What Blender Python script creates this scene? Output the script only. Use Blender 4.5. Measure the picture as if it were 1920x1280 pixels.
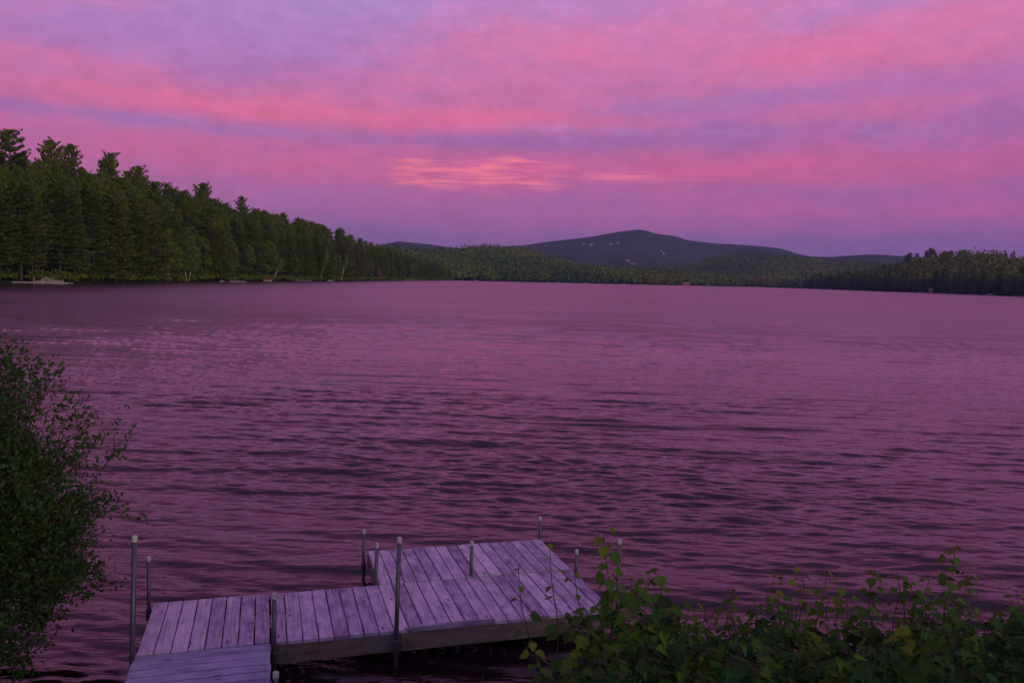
import bpy, math, random
import numpy as np

for o in list(bpy.data.objects):
    bpy.data.objects.remove(o)
SC = bpy.context.scene
COL = SC.collection
R = math.radians
rng = np.random.default_rng(7)

# ------------------------------------------------------------------ camera
CAM_H, FPX = 3.83, 1560.0
ROLL = math.atan(.025)
PITCH = math.atan(117 * math.cos(ROLL) / FPX)
cd = bpy.data.cameras.new('camera'); cam = bpy.data.objects.new('camera', cd); COL.objects.link(cam)
cd.sensor_width = 36; cd.lens = FPX / 1920 * 36; cd.clip_start = .05; cd.clip_end = 40000
cp, sp = math.cos(PITCH), math.sin(PITCH)
fw = np.array([0, cp, -sp]); up = np.array([0, sp, cp]); rt = np.array([1., 0, 0])
cr, sr = math.cos(ROLL), math.sin(ROLL)
IX = rt * cr + up * sr
IY = up * cr - rt * sr
from mathutils import Matrix, Vector
m = Matrix((IX, IY, -fw)).transposed().to_4x4(); m.translation = Vector((0, 0, CAM_H))
cam.matrix_world = m
SC.camera = cam
def ray(px, py):
    return fw * FPX + IX * (px - 960) - IY * (py - 640)
def at(px, Y, Z=0.0):            # world x of picture column px at depth Y and height Z
    lo, hi = -9e3, 9e3
    for _ in range(60):
        x = (lo + hi) / 2
        v = np.array([x, Y, Z - CAM_H]); q = 960 + FPX * (v @ IX) / (v @ fw)
        if q < px: lo = x
        else: hi = x
    return x

# ------------------------------------------------------------------ render / view
SC.view_settings.view_transform = 'Standard'
SC.view_settings.look = 'None'
SC.view_settings.exposure = 0.0
SC.view_settings.gamma = 1.0
SC.cycles.use_denoising = True
SC.cycles.max_bounces = 6
SC.cycles.diffuse_bounces = 2
SC.cycles.glossy_bounces = 3
SC.cycles.transparent_max_bounces = 6
SC.cycles.volume_bounces = 0
SC.cycles.sample_clamp_indirect = 4

# ------------------------------------------------------------------ node helpers
class NT:
    def __init__(s, tree): s.t = tree; s.n = tree.nodes; s.l = tree.links
    def node(s, typ, **kw):
        n = s.n.new(typ)
        for k, v in kw.items(): setattr(n, k, v)
        return n
    def put(s, sock, v):
        if isinstance(v, bpy.types.NodeSocket): s.l.new(v, sock)
        else: sock.default_value = v
    def math(s, op, a, b=0.0, c=0.0, clamp=False):
        n = s.node('ShaderNodeMath', operation=op, use_clamp=clamp)
        s.put(n.inputs[0], a); s.put(n.inputs[1], b)
        if len(n.inputs) > 2: s.put(n.inputs[2], c)
        return n.outputs[0]
    def mix(s, f, a, b, blend='MIX'):
        n = s.node('ShaderNodeMix', data_type='RGBA', blend_type=blend)
        s.put(n.inputs['Factor'], f)
        for k, v in ((6, a), (7, b)):
            s.put(n.inputs[k], v if isinstance(v, bpy.types.NodeSocket) else (*v[:3], 1))
        return n.outputs[2]
    def ramp(s, f, stops, interp='LINEAR'):
        n = s.node('ShaderNodeValToRGB'); n.color_ramp.interpolation = interp
        e = n.color_ramp.elements
        while len(e) < len(stops): e.new(.5)
        for i, (p, c) in enumerate(stops):
            e[i].position = p
            e[i].color = (*c, 1) if isinstance(c, tuple) else (c, c, c, 1)
        s.put(n.inputs[0], f)
        return n.outputs[0]
    def noise(s, vec, scale=1.0, detail=4.0, rough=.5, dist=0.0):
        n = s.node('ShaderNodeTexNoise')
        if vec is not None: s.l.new(vec, n.inputs['Vector'])
        s.put(n.inputs['Scale'], scale); s.put(n.inputs['Detail'], detail)
        s.put(n.inputs['Roughness'], rough); s.put(n.inputs['Distortion'], dist)
        return n.outputs['Fac']
    def xyz(s, x, y, z=0.0):
        n = s.node('ShaderNodeCombineXYZ')
        s.put(n.inputs[0], x); s.put(n.inputs[1], y); s.put(n.inputs[2], z)
        return n.outputs[0]
    def smooth(s, v, a, b):       # smoothstep a..b
        n = s.node('ShaderNodeMapRange', interpolation_type='SMOOTHSTEP')
        s.put(n.inputs[0], v); n.inputs[1].default_value = a; n.inputs[2].default_value = b
        return n.outputs[0]
    def scale(s, vec, xyz):
        n = s.node('ShaderNodeMapping'); s.l.new(vec, n.inputs[0]); n.inputs['Scale'].default_value = xyz
        return n.outputs[0]

# ------------------------------------------------------------------ sky (world) : afterglow with pink cloud bands
W = bpy.data.worlds.new('World'); SC.world = W; W.use_nodes = True
k = NT(W.node_tree); k.n.clear()
tc = k.node('ShaderNodeTexCoord')
sep = k.node('ShaderNodeSeparateXYZ'); k.l.new(tc.outputs['Generated'], sep.inputs[0])
X, Y_, Z_ = sep.outputs
A = k.math('ARCTAN2', X, Y_)                       # azimuth, 0 = straight out over the lake
Eraw = k.math('ARCSINE', Z_)
E_ = k.math('MAXIMUM', Eraw, 0.0)
warp = k.noise(k.xyz(k.math('MULTIPLY', A, 2.0), k.math('MULTIPLY', E_, 8.0), 3.1), 1, 3, .5)
Ew = k.math('ADD', E_, k.math('MULTIPLY', k.math('SUBTRACT', warp, .5), .03))
# slow rise and fall of the bands across the sky
lilac = k.ramp(E_, [(0, (.15, .068, .25)), (.045, (.22, .080, .29)), (.09, (.35, .098, .33)), (.15, (.37, .112, .35)), (.22, (.43, .155, .43)),
                    (.30, (.44, .23, .56)), (.36, (.54, .19, .50)), (.5, (.42, .11, .32)), (.75, (.34, .16, .42)), (1, (.23, .17, .36))])
pink = k.ramp(E_, [(0, (.25, .075, .28)), (.055, (.40, .088, .31)), (.10, (.55, .095, .29)), (.14, (.63, .10, .28)), (.19, (.74, .140, .29)),
                   (.25, (.70, .165, .36)), (.33, (.70, .22, .46)), (.37, (.80, .18, .42)), (.5, (.62, .11, .27)), (.75, (.42, .15, .38)), (1, (.27, .18, .38))])
f = k.math('ADD', .42, 0.0)
for bx_, by_, sx_, sy_, am in [(500, 225, 560, 24, .55), (900, 235, 260, 26, .4), (900, 150, 360, 60, .28), (1450, 130, 460, 55, .42), (1800, 105, 260, 50, .2),
        (330, 125, 360, 48, -.6), (560, 15, 330, 46, -.55), (600, 100, 200, 60, -.3), (1250, 225, 230, 34, -.32), (1680, 218, 360, 22, -.34), (420, 258, 640, 13, -.62), (1500, 272, 560, 20, -.45),
        (300, 312, 460, 26, .42), (1450, 332, 640, 24, .42), (980, 382, 420, 18, -.32), (930, 325, 220, 26, .45), (1650, 366, 420, 13, -.25), (1560, 404, 380, 12, .38), (1750, 5, 460, 40, -.42),
        (1000, 20, 260, 40, -.15), (100, 60, 260, 24, .2), (100, 170, 300, 14, .22), (1000, 468, 1700, 34, -.55)]:
    a_c = (bx_ - 960) / 1560; e_c = (523 + .025 * (bx_ - 960) - by_) / 1560
    u_ = k.math('DIVIDE', k.math('SUBTRACT', A, a_c), sx_ / 1560); v_ = k.math('DIVIDE', k.math('SUBTRACT', Ew, e_c), sy_ / 1560)
    g_ = k.math('EXPONENT', k.math('MULTIPLY', k.math('ADD', k.math('MULTIPLY', u_, u_), k.math('MULTIPLY', v_, v_)), -1.0))
    f = k.math('ADD', f, k.math('MULTIPLY', g_, am))
n1 = k.noise(k.xyz(k.math('MULTIPLY', A, 3.6), k.math('MULTIPLY', E_, 17.0), 0.7), 1, 6, .58, .3)
n2 = k.noise(k.xyz(k.math('MULTIPLY', A, 15.0), k.math('MULTIPLY', E_, 30.0), 5.7), 1, 7, .62, .6)
f = k.math('ADD', f, k.math('MULTIPLY', k.math('SUBTRACT', n1, .5), 1.4))
f = k.math('ADD', f, k.math('MULTIPLY', k.math('SUBTRACT', n2, .5), 1.0), clamp=True)
col = k.mix(f, lilac, pink)
# pale blue gaps between the clouds, high up and right of the mountain
n3 = k.noise(k.xyz(k.math('MULTIPLY', A, 7.0), k.math('MULTIPLY', E_, 30.0), 9.3), 1, 6, .62, .5)
gap = k.math('MULTIPLY', k.smooth(n3, .50, .72), k.ramp(E_, [(0, 0.0), (.145, .0), (.17, .5), (.22, .3), (.27, .5), (.34, .75), (1, .6)]))
gap = k.math('MULTIPLY', gap, k.math('SUBTRACT', 1.0, k.math('MULTIPLY', f, .75)))
col = k.mix(gap, col, (.42, .25, .58))
n4 = k.noise(k.xyz(k.math('MULTIPLY', A, 26.0), k.math('MULTIPLY', E_, 48.0), 1.3), 1, 7, .7, .4)
col = k.mix(1.0, col, k.ramp(n4, [(.25, .86), (.75, 1.14)]), 'MULTIPLY')
# bright lit streak clouds low over the mountain
def streak(a0, a1, e0, e1, fa, fe, seed, lo, hi):
    wa = k.math('MULTIPLY', k.smooth(A, a0, a0 + .06), k.math('SUBTRACT', 1.0, k.smooth(A, a1 - .07, a1)))
    Et = k.math('ADD', E_, k.math('MULTIPLY', k.math('SUBTRACT', k.noise(k.xyz(k.math('MULTIPLY', A, 30.0), seed, 0.0), 1, 4, .6), .5), .008))
    bulge = k.math('MULTIPLY', k.math('EXPONENT', k.math('MULTIPLY', k.math('POWER', k.math('DIVIDE', k.math('SUBTRACT', A, -.012), .035), 2.0), -1.0)), -.006)
    Et = k.math('ADD', Et, bulge)
    we = k.math('MULTIPLY', k.smooth(Et, e0, e0 + .010), k.math('SUBTRACT', 1.0, k.smooth(Et, e1 - .003, e1)))
    nn = k.noise(k.xyz(k.math('MULTIPLY', A, fa), k.math('MULTIPLY', E_, fe), seed), 1, 6, .62, .5)
    return k.math('MULTIPLY', k.math('MULTIPLY', wa, we), k.smooth(nn, lo, hi))
s1 = streak(-.17, .085, .100, .139, 11, 140, 2.2, .38, .62)
s2 = streak(.06, .20, .112, .129, 9, 210, 4.9, .36, .55)
s3 = streak(.17, .40, .104, .130, 10, 230, 7.3, .50, .72)
s4 = streak(-.20, .02, .137, .150, 16, 190, 8.1, .56, .72)
col = k.mix(k.math('MULTIPLY', s1, .92), col, (.98, .19, .27))
col = k.mix(k.math('MULTIPLY', s2, .85), col, (.90, .16, .28))
col = k.mix(k.math('MULTIPLY', s3, .6), col, (.84, .15, .29))
col = k.mix(k.math('MULTIPLY', s4, .5), col, (.80, .18, .32))
# unseen sky behind the camera: bluer colour, raised to light the deck
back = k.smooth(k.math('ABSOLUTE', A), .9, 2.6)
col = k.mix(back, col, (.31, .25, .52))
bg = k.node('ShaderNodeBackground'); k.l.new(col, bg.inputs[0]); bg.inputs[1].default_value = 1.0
nish = k.node('ShaderNodeTexSky', sky_type='NISHITA', sun_disc=False)
nish.sun_elevation = R(10); nish.sun_rotation = R(142)
bg2 = k.node('ShaderNodeBackground'); k.l.new(nish.outputs[0], bg2.inputs[0]); bg2.inputs[1].default_value = .008
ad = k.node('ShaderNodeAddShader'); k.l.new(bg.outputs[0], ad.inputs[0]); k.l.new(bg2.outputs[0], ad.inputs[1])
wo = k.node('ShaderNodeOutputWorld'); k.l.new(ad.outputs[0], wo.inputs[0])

# last weak afterglow of the sun, already behind the trees to the right and rear
sd = bpy.data.lights.new('sun', 'SUN'); sd.energy = 1.3; sd.angle = R(30); sd.color = (1, .9, .55)
so = bpy.data.objects.new('sun', sd); COL.objects.link(so)
sdir = Vector((math.sin(R(142)) * math.cos(R(10)), math.cos(R(142)) * math.cos(R(10)), math.sin(R(10))))
so.rotation_euler = sdir.to_track_quat('Z', 'Y').to_euler(); so.location = (50, -50, 60)

# ------------------------------------------------------------------ materials
def mat(name, rough=.8, spec=.3):
    m = bpy.data.materials.new(name); m.use_nodes = True
    k = NT(m.node_tree); b = k.n['Principled BSDF']
    b.inputs['Roughness'].default_value = rough; b.inputs['Specular IOR Level'].default_value = spec
    return m, k, b
def bump(k, b, h, strength, dist):
    n = k.node('ShaderNodeBump'); n.inputs['Strength'].default_value = strength; n.inputs['Distance'].default_value = dist
    k.l.new(h, n.inputs['Height']); k.l.new(n.outputs[0], b.inputs['Normal']); return n
def foliage(name, cols, trans=.25, per_tree=.35, rough=.6):
    m, k, b = mat(name, rough, .1)
    at_ = k.node('ShaderNodeAttribute', attribute_name='rnd')
    oi = k.node('ShaderNodeObjectInfo')
    v = k.math('ADD', k.math('MULTIPLY', at_.outputs['Fac'], 1 - per_tree), k.math('MULTIPLY', oi.outputs['Random'], per_tree))
    c = k.ramp(v, [(i / (len(cols) - 1), c) for i, c in enumerate(cols)])
    k.l.new(c, b.inputs['Base Color'])
    if trans:
        t = k.node('ShaderNodeBsdfTranslucent'); k.l.new(c, t.inputs[0])
        mx = k.node('ShaderNodeMixShader'); mx.inputs[0].default_value = trans
        k.l.new(b.outputs[0], mx.inputs[1]); k.l.new(t.outputs[0], mx.inputs[2])
        k.l.new(mx.outputs[0], k.n['Material Output'].inputs[0])
    return m
M = {}
M['pine'] = foliage('pine_needles', [(.050, .084, .028), (.086, .120, .028), (.126, .15, .026), (.17, .178, .024)], .15)
M['pine_warm'] = foliage('pine_needles_brownish', [(.075, .10, .03), (.12, .125, .032), (.16, .135, .036)], .15)
M['broad'] = foliage('broad_leaves', [(.050, .088, .022), (.078, .118, .022), (.112, .142, .02), (.15, .165, .02)], .2)
M['broad_light'] = foliage('light_leaves', [(.07, .13, .03), (.11, .17, .035), (.15, .2, .05)], .2)
M['far'] = foliage('far_leaves', [(.045, .085, .024), (.07, .11, .024), (.10, .14, .022), (.14, .155, .022), (.14, .12, .026)], 0, 0, .9)
M['bush'] = foliage('bush_leaves', [(.020, .046, .018), (.034, .068, .020), (.052, .088, .022)], .2, .1)
M['vine'] = foliage('vine_leaves', [(.022, .074, .020), (.040, .108, .018), (.064, .136, .016), (.10, .168, .014)], .35, .35, .5)
M['vine_red'] = foliage('young_leaves', [(.06, .15, .014), (.09, .17, .014), (.14, .16, .018)], .35, .1, .5)
M['under'] = foliage('undergrowth_leaves', [(.012, .040, .017), (.020, .060, .015), (.034, .08, .014), (.056, .104, .013)], .3, 0, .55)
m, k, b = mat('bark', .95, .1)
tcn = k.node('ShaderNodeTexCoord')
nn = k.noise(k.scale(tcn.outputs['Object'], (6, 6, 1.2)), 1, 5, .6)
k.l.new(k.ramp(nn, [(.3, (.035, .030, .024)), (.7, (.085, .070, .055))]), b.inputs['Base Color']); bump(k, b, nn, .6, .05); M['bark'] = m
m, k, b = mat('birch_bark', .8, .2)
tcn = k.node('ShaderNodeTexCoord')
nn = k.noise(k.scale(tcn.outputs['Object'], (2, 2, 9)), 1, 4, .6)
k.l.new(k.ramp(nn, [(.35, (.10, .085, .07)), (.5, (.55, .50, .43)), (.8, (.62, .56, .48))]), b.inputs['Base Color']); M['birch'] = m
m, k, b = mat('twig', .9, .1)
tcn = k.node('ShaderNodeTexCoord')
k.l.new(k.ramp(k.noise(tcn.outputs['Object'], 9, 3), [(.3, (.03, .022, .016)), (.7, (.075, .055, .04))]), b.inputs['Base Color']); M['twig'] = m
m, k, b = mat('vine_stem', .7, .2)
tcn = k.node('ShaderNodeTexCoord')
k.l.new(k.ramp(k.noise(tcn.outputs['Object'], 14, 3), [(.3, (.05, .04, .02)), (.7, (.08, .09, .03))]), b.inputs['Base Color']); M['stem'] = m

# water
m, k, b = mat('lake_water', .04, .5)
b.inputs['IOR'].default_value = 1.48
geo = k.node('ShaderNodeNewGeometry')
pos = geo.outputs['Position']
ln = k.node('ShaderNodeVectorMath', operation='LENGTH'); k.l.new(pos, ln.inputs[0])
dist = ln.outputs['Value']
b.inputs['Base Color'].default_value = (.014, .007, .009, 1)
k.l.new(k.ramp(k.math('DIVIDE', dist, 300), [(0, .03), (.16, .05), (.30, .16), (.45, .24), (1, .28)]), b.inputs['Roughness'])
va = k.noise(k.scale(pos, (.9, 5.2, 1)), 1, 4, .55, .4)
vb = k.noise(k.scale(pos, (2.6, 11, 1)), 1, 3, .55, .2)
vc = k.noise(k.scale(pos, (.12, .5, 1)), 1, 3, .5, .4)
patch = k.ramp(k.noise(k.scale(pos, (.015, .05, 1)), 1, 3, .5), [(.35, .6), (.65, 1.25)])
h = k.math('ADD', k.math('MULTIPLY', va, .036), k.math('MULTIPLY', vb, .016))
h = k.math('ADD', h, k.math('MULTIPLY', vc, .04))
far_a = k.noise(k.scale(pos, (.16, 1.1, 1)), 1, 4, .6, .3)
far_b = k.noise(k.scale(pos, (.03, .22, 1)), 1, 3, .55, .3)
fm = k.math('MULTIPLY', k.smooth(dist, 22, 120), 1.0)
h = k.math('MULTIPLY', h, k.math('ADD', 1.0, k.math('MULTIPLY', fm, .7)))
h = k.math('ADD', h, k.math('MULTIPLY', k.math('MULTIPLY', far_a, fm), .09))
h = k.math('ADD', h, k.math('MULTIPLY', k.math('MULTIPLY', far_b, k.smooth(dist, 90, 400)), .10))
h = k.math('MULTIPLY', h, patch)
b.inputs['Specular Tint'].default_value = (1, .84, .92, 1)
bump(k, b, h, 1.0, 1.0)
M['water'] = m

# ground
m, k, b = mat('bank_soil', .95, .1)
geo = k.node('ShaderNodeNewGeometry'); pos = geo.outputs['Position']
na = k.noise(k.scale(pos, (.02, .02, .02)), 1, 8, .6)
nb = k.noise(pos, 3, 6, .6)
c = k.mix(nb, (.030, .055, .022), (.055, .085, .03))
c = k.mix(k.smooth(na, .45, .62), c, (.085, .095, .032))
c = k.mix(k.smooth(k.noise(k.scale(pos, (.004, .004, .004)), 1, 6, .6), .46, .6), c, (.030, .042, .022))
# wooded mountain texture: clumps of tree tops
vo = k.node('ShaderNodeTexVoronoi'); k.l.new(pos, vo.inputs['Vector']); vo.inputs['Scale'].default_value = .045
c = k.mix(k.math('MULTIPLY', vo.outputs['Distance'], .5), c, (.03, .045, .03))
k.l.new(c, b.inputs['Base Color'])
hh = k.math('ADD', k.math('MULTIPLY', k.noise(k.scale(pos, (.02, .02, .02)), 1, 10, .65), 60.0), k.math('MULTIPLY', vo.outputs['Distance'], -12.0))
bump(k, b, hh, .9, 1.0)
M['ground'] = m

# wood
def wood(name, c0, c1, c2, axis='attr'):
    m, k, b = mat(name, .75, .25)
    uv = k.node('ShaderNodeUVMap', uv_map='board')       # x along the board, y across, in metres
    a = k.node('ShaderNodeAttribute', attribute_name='rnd')
    sp_ = k.node('ShaderNodeSeparateXYZ'); k.l.new(uv.outputs[0], sp_.inputs[0])
    off = k.math('MULTIPLY', a.outputs['Fac'], 37.0)
    grain = k.noise(k.xyz(k.math('MULTIPLY', sp_.outputs[0], 2.2), k.math('MULTIPLY', sp_.outputs[1], 75.0), off), 1, 6, .6, .6)
    stain = k.noise(k.xyz(k.math('MULTIPLY', sp_.outputs[0], 4.0), k.math('MULTIPLY', sp_.outputs[1], 9.0), off), 1, 5, .62, .3)
    spot = k.noise(k.xyz(k.math('MULTIPLY', sp_.outputs[0], 26.0), k.math('MULTIPLY', sp_.outputs[1], 40.0), off), 1, 3, .6)
    v = k.math('ADD', k.math('MULTIPLY', grain, .5), k.math('MULTIPLY', stain, .5))
    v = k.math('ADD', v, k.math('MULTIPLY', k.math('SUBTRACT', a.outputs['Fac'], .5), .16))
    c = k.ramp(v, [(.36, c0), (.5, c1), (.64, c2)])
    # knots
    vo = k.node('ShaderNodeTexVoronoi'); k.l.new(k.xyz(k.math('MULTIPLY', sp_.outputs[0], 3.1), k.math('MULTIPLY', sp_.outputs[1], 8.0), off), vo.inputs['Vector'])
    vo.inputs['Scale'].default_value = 1.0
    kn = k.math('SUBTRACT', 1.0, k.smooth(vo.outputs['Distance'], .06, .17))
    c = k.mix(k.math('MULTIPLY', kn, .8), c, (c0[0] * .45, c0[1] * .42, c0[2] * .42))
    c = k.mix(k.math('MULTIPLY', k.smooth(spot, .66, .74), .5), c, (c2[0] * 1.25, c2[1] * 1.25, c2[2] * 1.25))
    c = k.mix(k.math('MULTIPLY', k.math('SUBTRACT', 1.0, k.smooth(spot, .27, .34)), .4), c, (c0[0] * .5, c0[1] * .5, c0[2] * .5))
    k.l.new(c, b.inputs['Base Color'])
    bump(k, b, grain, .35, .004)
    return m
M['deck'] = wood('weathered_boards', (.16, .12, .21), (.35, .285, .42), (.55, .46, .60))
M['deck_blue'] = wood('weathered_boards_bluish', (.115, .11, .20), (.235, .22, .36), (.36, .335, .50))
M['beam'] = wood('pressure_treated_beam', (.11, .085, .07), (.17, .135, .11), (.23, .185, .15))
m, k, b = mat('galvanised_pipe', .45, .5)
b.inputs['Metallic'].default_value = .55
tcn = k.node('ShaderNodeTexCoord'); nn = k.noise(k.scale(tcn.outputs['Object'], (30, 30, 5)), 1, 5, .6)
k.l.new(k.ramp(nn, [(.3, (.055, .06, .065)), (.7, (.12, .125, .13))]), b.inputs['Base Color']); M['pipe'] = m
m, k, b = mat('white_cap', .5, .4)
tcn = k.node('ShaderNodeTexCoord'); nn = k.noise(tcn.outputs['Object'], 30, 4, .6)
k.l.new(k.ramp(nn, [(.3, (.22, .20, .21)), (.6, (.46, .43, .43))]), b.inputs['Base Color']); M['cap'] = m
def plain(name, c, rough=.7, metal=0):
    m, k, b = mat(name, rough, .3); tcn = k.node('ShaderNodeTexCoord'); nn = k.noise(tcn.outputs['Object'], 2.5, 5, .6)
    k.l.new(k.ramp(nn, [(.3, tuple(x * .75 for x in c)), (.7, tuple(min(1, x * 1.15) for x in c))]), b.inputs['Base Color'])
    b.inputs['Metallic'].default_value = metal; return m
M['screw'] = plain('dark_screw', (.03, .025, .03))
M['white'] = plain('white_paint', (.32, .30, .30)); M['pale'] = plain('pale_boards', (.34, .27, .24)); M['red'] = plain('reddish_boards', (.34, .12, .09))
M['grey'] = plain('grey_boards', (.27, .25, .24)); M['rock'] = plain('shore_rock', (.22, .16, .14), .9); M['roof'] = plain('dark_roof', (.09, .07, .07))
M['glass'] = plain('window_glass', (.03, .035, .04), .15); M['orange'] = plain('orange_hull', (.55, .16, .05)); M['field'] = plain('mown_field', (.20, .22, .10))
M['plate'] = plain('steel_plate', (.18, .155, .14), .5, .2); M['blue'] = plain('blue_tarp', (.10, .13, .2))

# ------------------------------------------------------------------ mesh helpers
def tag(o, label=None, cat=None, group=None, kind=None):
    for a, v in (('label', label), ('category', cat), ('group', group), ('kind', kind)):
        if v: o[a] = v
    return o
def link(name, me, mat_, parent=None):
    o = bpy.data.objects.new(name, me); COL.objects.link(o)
    for q in (mat_ if isinstance(mat_, (list, tuple)) else [mat_]): me.materials.append(q)
    if parent is not None: o.parent = parent
    return o
def np_mesh(name, V, F, rnd=None, smooth=False, mi=None):
    """V (n,3), F (m,k) all faces with k corners; rnd per vertex; mi per face"""
    me = bpy.data.meshes.new(name)
    V = np.asarray(V, np.float32); F = np.asarray(F, np.int32); k_ = F.shape[1]
    me.vertices.add(len(V)); me.vertices.foreach_set('co', V.ravel())
    me.loops.add(F.size); me.loops.foreach_set('vertex_index', F.ravel())
    me.polygons.add(len(F)); me.polygons.foreach_set('loop_start', np.arange(0, F.size, k_, dtype=np.int32))
    me.polygons.foreach_set('loop_total', np.full(len(F), k_, np.int32))
    if smooth: me.polygons.foreach_set('use_smooth', np.ones(len(F), bool))
    if mi is not None: me.polygons.foreach_set('material_index', np.asarray(mi, np.int32))
    if rnd is not None:
        a = me.attributes.new('rnd', 'FLOAT', 'POINT'); a.data.foreach_set('value', np.asarray(rnd, np.float32))
    me.update(calc_edges=True)
    return me
class MB:
    """collects boxes, tubes and lathes, quads and triangles (triangles as padded quads are avoided: kept apart)"""
    def __init__(s): s.v = []; s.f = []; s.r = []; s.mi = []; s.uv = []
    def add(s, V, F, rnd=0.5, mi=0, uv=None):
        o = len(s.v); s.v += [tuple(p) for p in V]; s.f += [tuple(i + o for i in f) for f in F]
        s.r += [rnd] * len(V); s.mi += [mi] * len(F)
        s.uv += list(uv) if uv is not None else [(p[0], p[1]) for p in V]
    def box(s, c, ux, uy, size, rnd=.5, mi=0, jit=0):
        """centre c, axes ux, uy (unit, z = cross), full sizes; board uv runs along the longest side"""
        c = np.array(c, float); ux = np.array(ux, float); uy = np.array(uy, float); uz = np.cross(ux, uy)
        hx, hy, hz = [q / 2 for q in size]; bv = min(.005, hx * .3, hy * .3, hz * .3)
        P, UV = [], []
        # 24-vertex chamfer-free box with slightly bevelled top edge: two rings
        for (z, ins) in ((-hz, 0), (hz - bv, 0), (hz, bv)):
            for a, b_ in ((-1, -1), (1, -1), (1, 1), (-1, 1)):
                x, y = a * (hx - ins), b_ * (hy - ins)
                P.append(c + ux * x + uy * y + uz * z)
                L = x if hx >= hy else y; Wd = y if hx >= hy else x
                UV.append((L, Wd + z))
        F = [(3, 2, 1, 0), (8, 9, 10, 11)]
        for q in (0, 4):
            for i in range(4): F.append((q + i, q + (i + 1) % 4, q + 4 + (i + 1) % 4, q + 4 + i))
        s.add(P, F, rnd, mi, UV)
    def tube(s, pts, rad, n=6, rnd=.5, mi=0, cap=True):
        pts = [np.array(p, float) for p in pts]
        V, F = [], []; a = None
        for i, p in enumerate(pts):
            d = pts[min(i + 1, len(pts) - 1)] - pts[max(i - 1, 0)]; d = d / (np.linalg.norm(d) + 1e-9)
            if a is None: a = np.cross(d, [0.3, .9, .1]);
            a = a - d * (a @ d); a = a / (np.linalg.norm(a) + 1e-9); bb = np.cross(d, a)
            r = rad[i] if hasattr(rad, '__len__') else rad
            for j in range(n):
                t = 2 * math.pi * j / n; V.append(p + r * (a * math.cos(t) + bb * math.sin(t)))
        for i in range(len(pts) - 1):
            for j in range(n):
                F.append((i * n + j, i * n + (j + 1) % n, (i + 1) * n + (j + 1) % n, (i + 1) * n + j))
        if cap: F.append(tuple(range(n - 1, -1, -1))); F.append(tuple((len(pts) - 1) * n + j for j in range(n)))
        s.add(V, F, rnd, mi)
    def lathe(s, c, prof, n=12, rnd=.5, mi=0):
        c = np.array(c, float); V, F = [], []
        for r, z in prof:
            for j in range(n):
                t = 2 * math.pi * j / n; V.append(c + np.array([r * math.cos(t), r * math.sin(t), z]))
        for i in range(len(prof) - 1):
            for j in range(n):
                F.append((i * n + j, i * n + (j + 1) % n, (i + 1) * n + (j + 1) % n, (i + 1) * n + j))
        F.append(tuple(range(n - 1, -1, -1))); F.append(tuple((len(prof) - 1) * n + j for j in range(n)))
        s.add(V, F, rnd, mi)
    def build(s, name, mat_, parent=None, smooth=False):
        me = bpy.data.meshes.new(name); me.from_pydata(s.v, [], s.f)
        a = me.attributes.new('rnd', 'FLOAT', 'POINT'); a.data.foreach_set('value', s.r)
        u = me.uv_layers.new(name='board')
        li = np.empty(len(me.loops), np.int32); me.loops.foreach_get('vertex_index', li)
        u.data.foreach_set('uv', np.array(s.uv, np.float32)[li].ravel())
        me.polygons.foreach_set('material_index', s.mi)
        if smooth: me.polygons.foreach_set('use_smooth', [True] * len(s.f))
        me.update()
        return link(name, me, mat_, parent)
def empty(name, loc=(0, 0, 0), rz=0):
    o = bpy.data.objects.new(name, None); COL.objects.link(o); o.location = loc; o.rotation_euler = (0, 0, rz); o.empty_display_size = .3
    return o
KIDS = {}
def copy_tree(o, parent=None):
    c = o.copy(); COL.objects.link(c)
    if parent is not None: c.parent = parent; c.matrix_parent_inverse.identity()
    for ch in KIDS.get(o.name, []): copy_tree(ch, c)
    return c
def keep(root, *kids): KIDS.setdefault(root.name, []).extend(kids)

def stamp(T, pos, nrm, axis, scale):
    """place template T (k,3: x along axis, y across, z normal) at pos; returns V (n*k,3)"""
    n = len(pos)
    a = axis / (np.linalg.norm(axis, axis=1, keepdims=True) + 1e-9)
    z = nrm - a * np.sum(nrm * a, 1, keepdims=True); z = z / (np.linalg.norm(z, axis=1, keepdims=True) + 1e-9)
    y = np.cross(z, a)
    T = np.asarray(T)[None]; s_ = scale.reshape(-1, 1, 1)
    V = pos[:, None] + s_ * (T[:, :, 0:1] * a[:, None] + T[:, :, 1:2] * y[:, None] + T[:, :, 2:3] * z[:, None])
    return V.reshape(-1, 3)
def faces_of(F, n, kv):
    F = np.asarray(F); return (F[None] + (np.arange(n) * kv)[:, None, None]).reshape(-1, F.shape[1])

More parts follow.
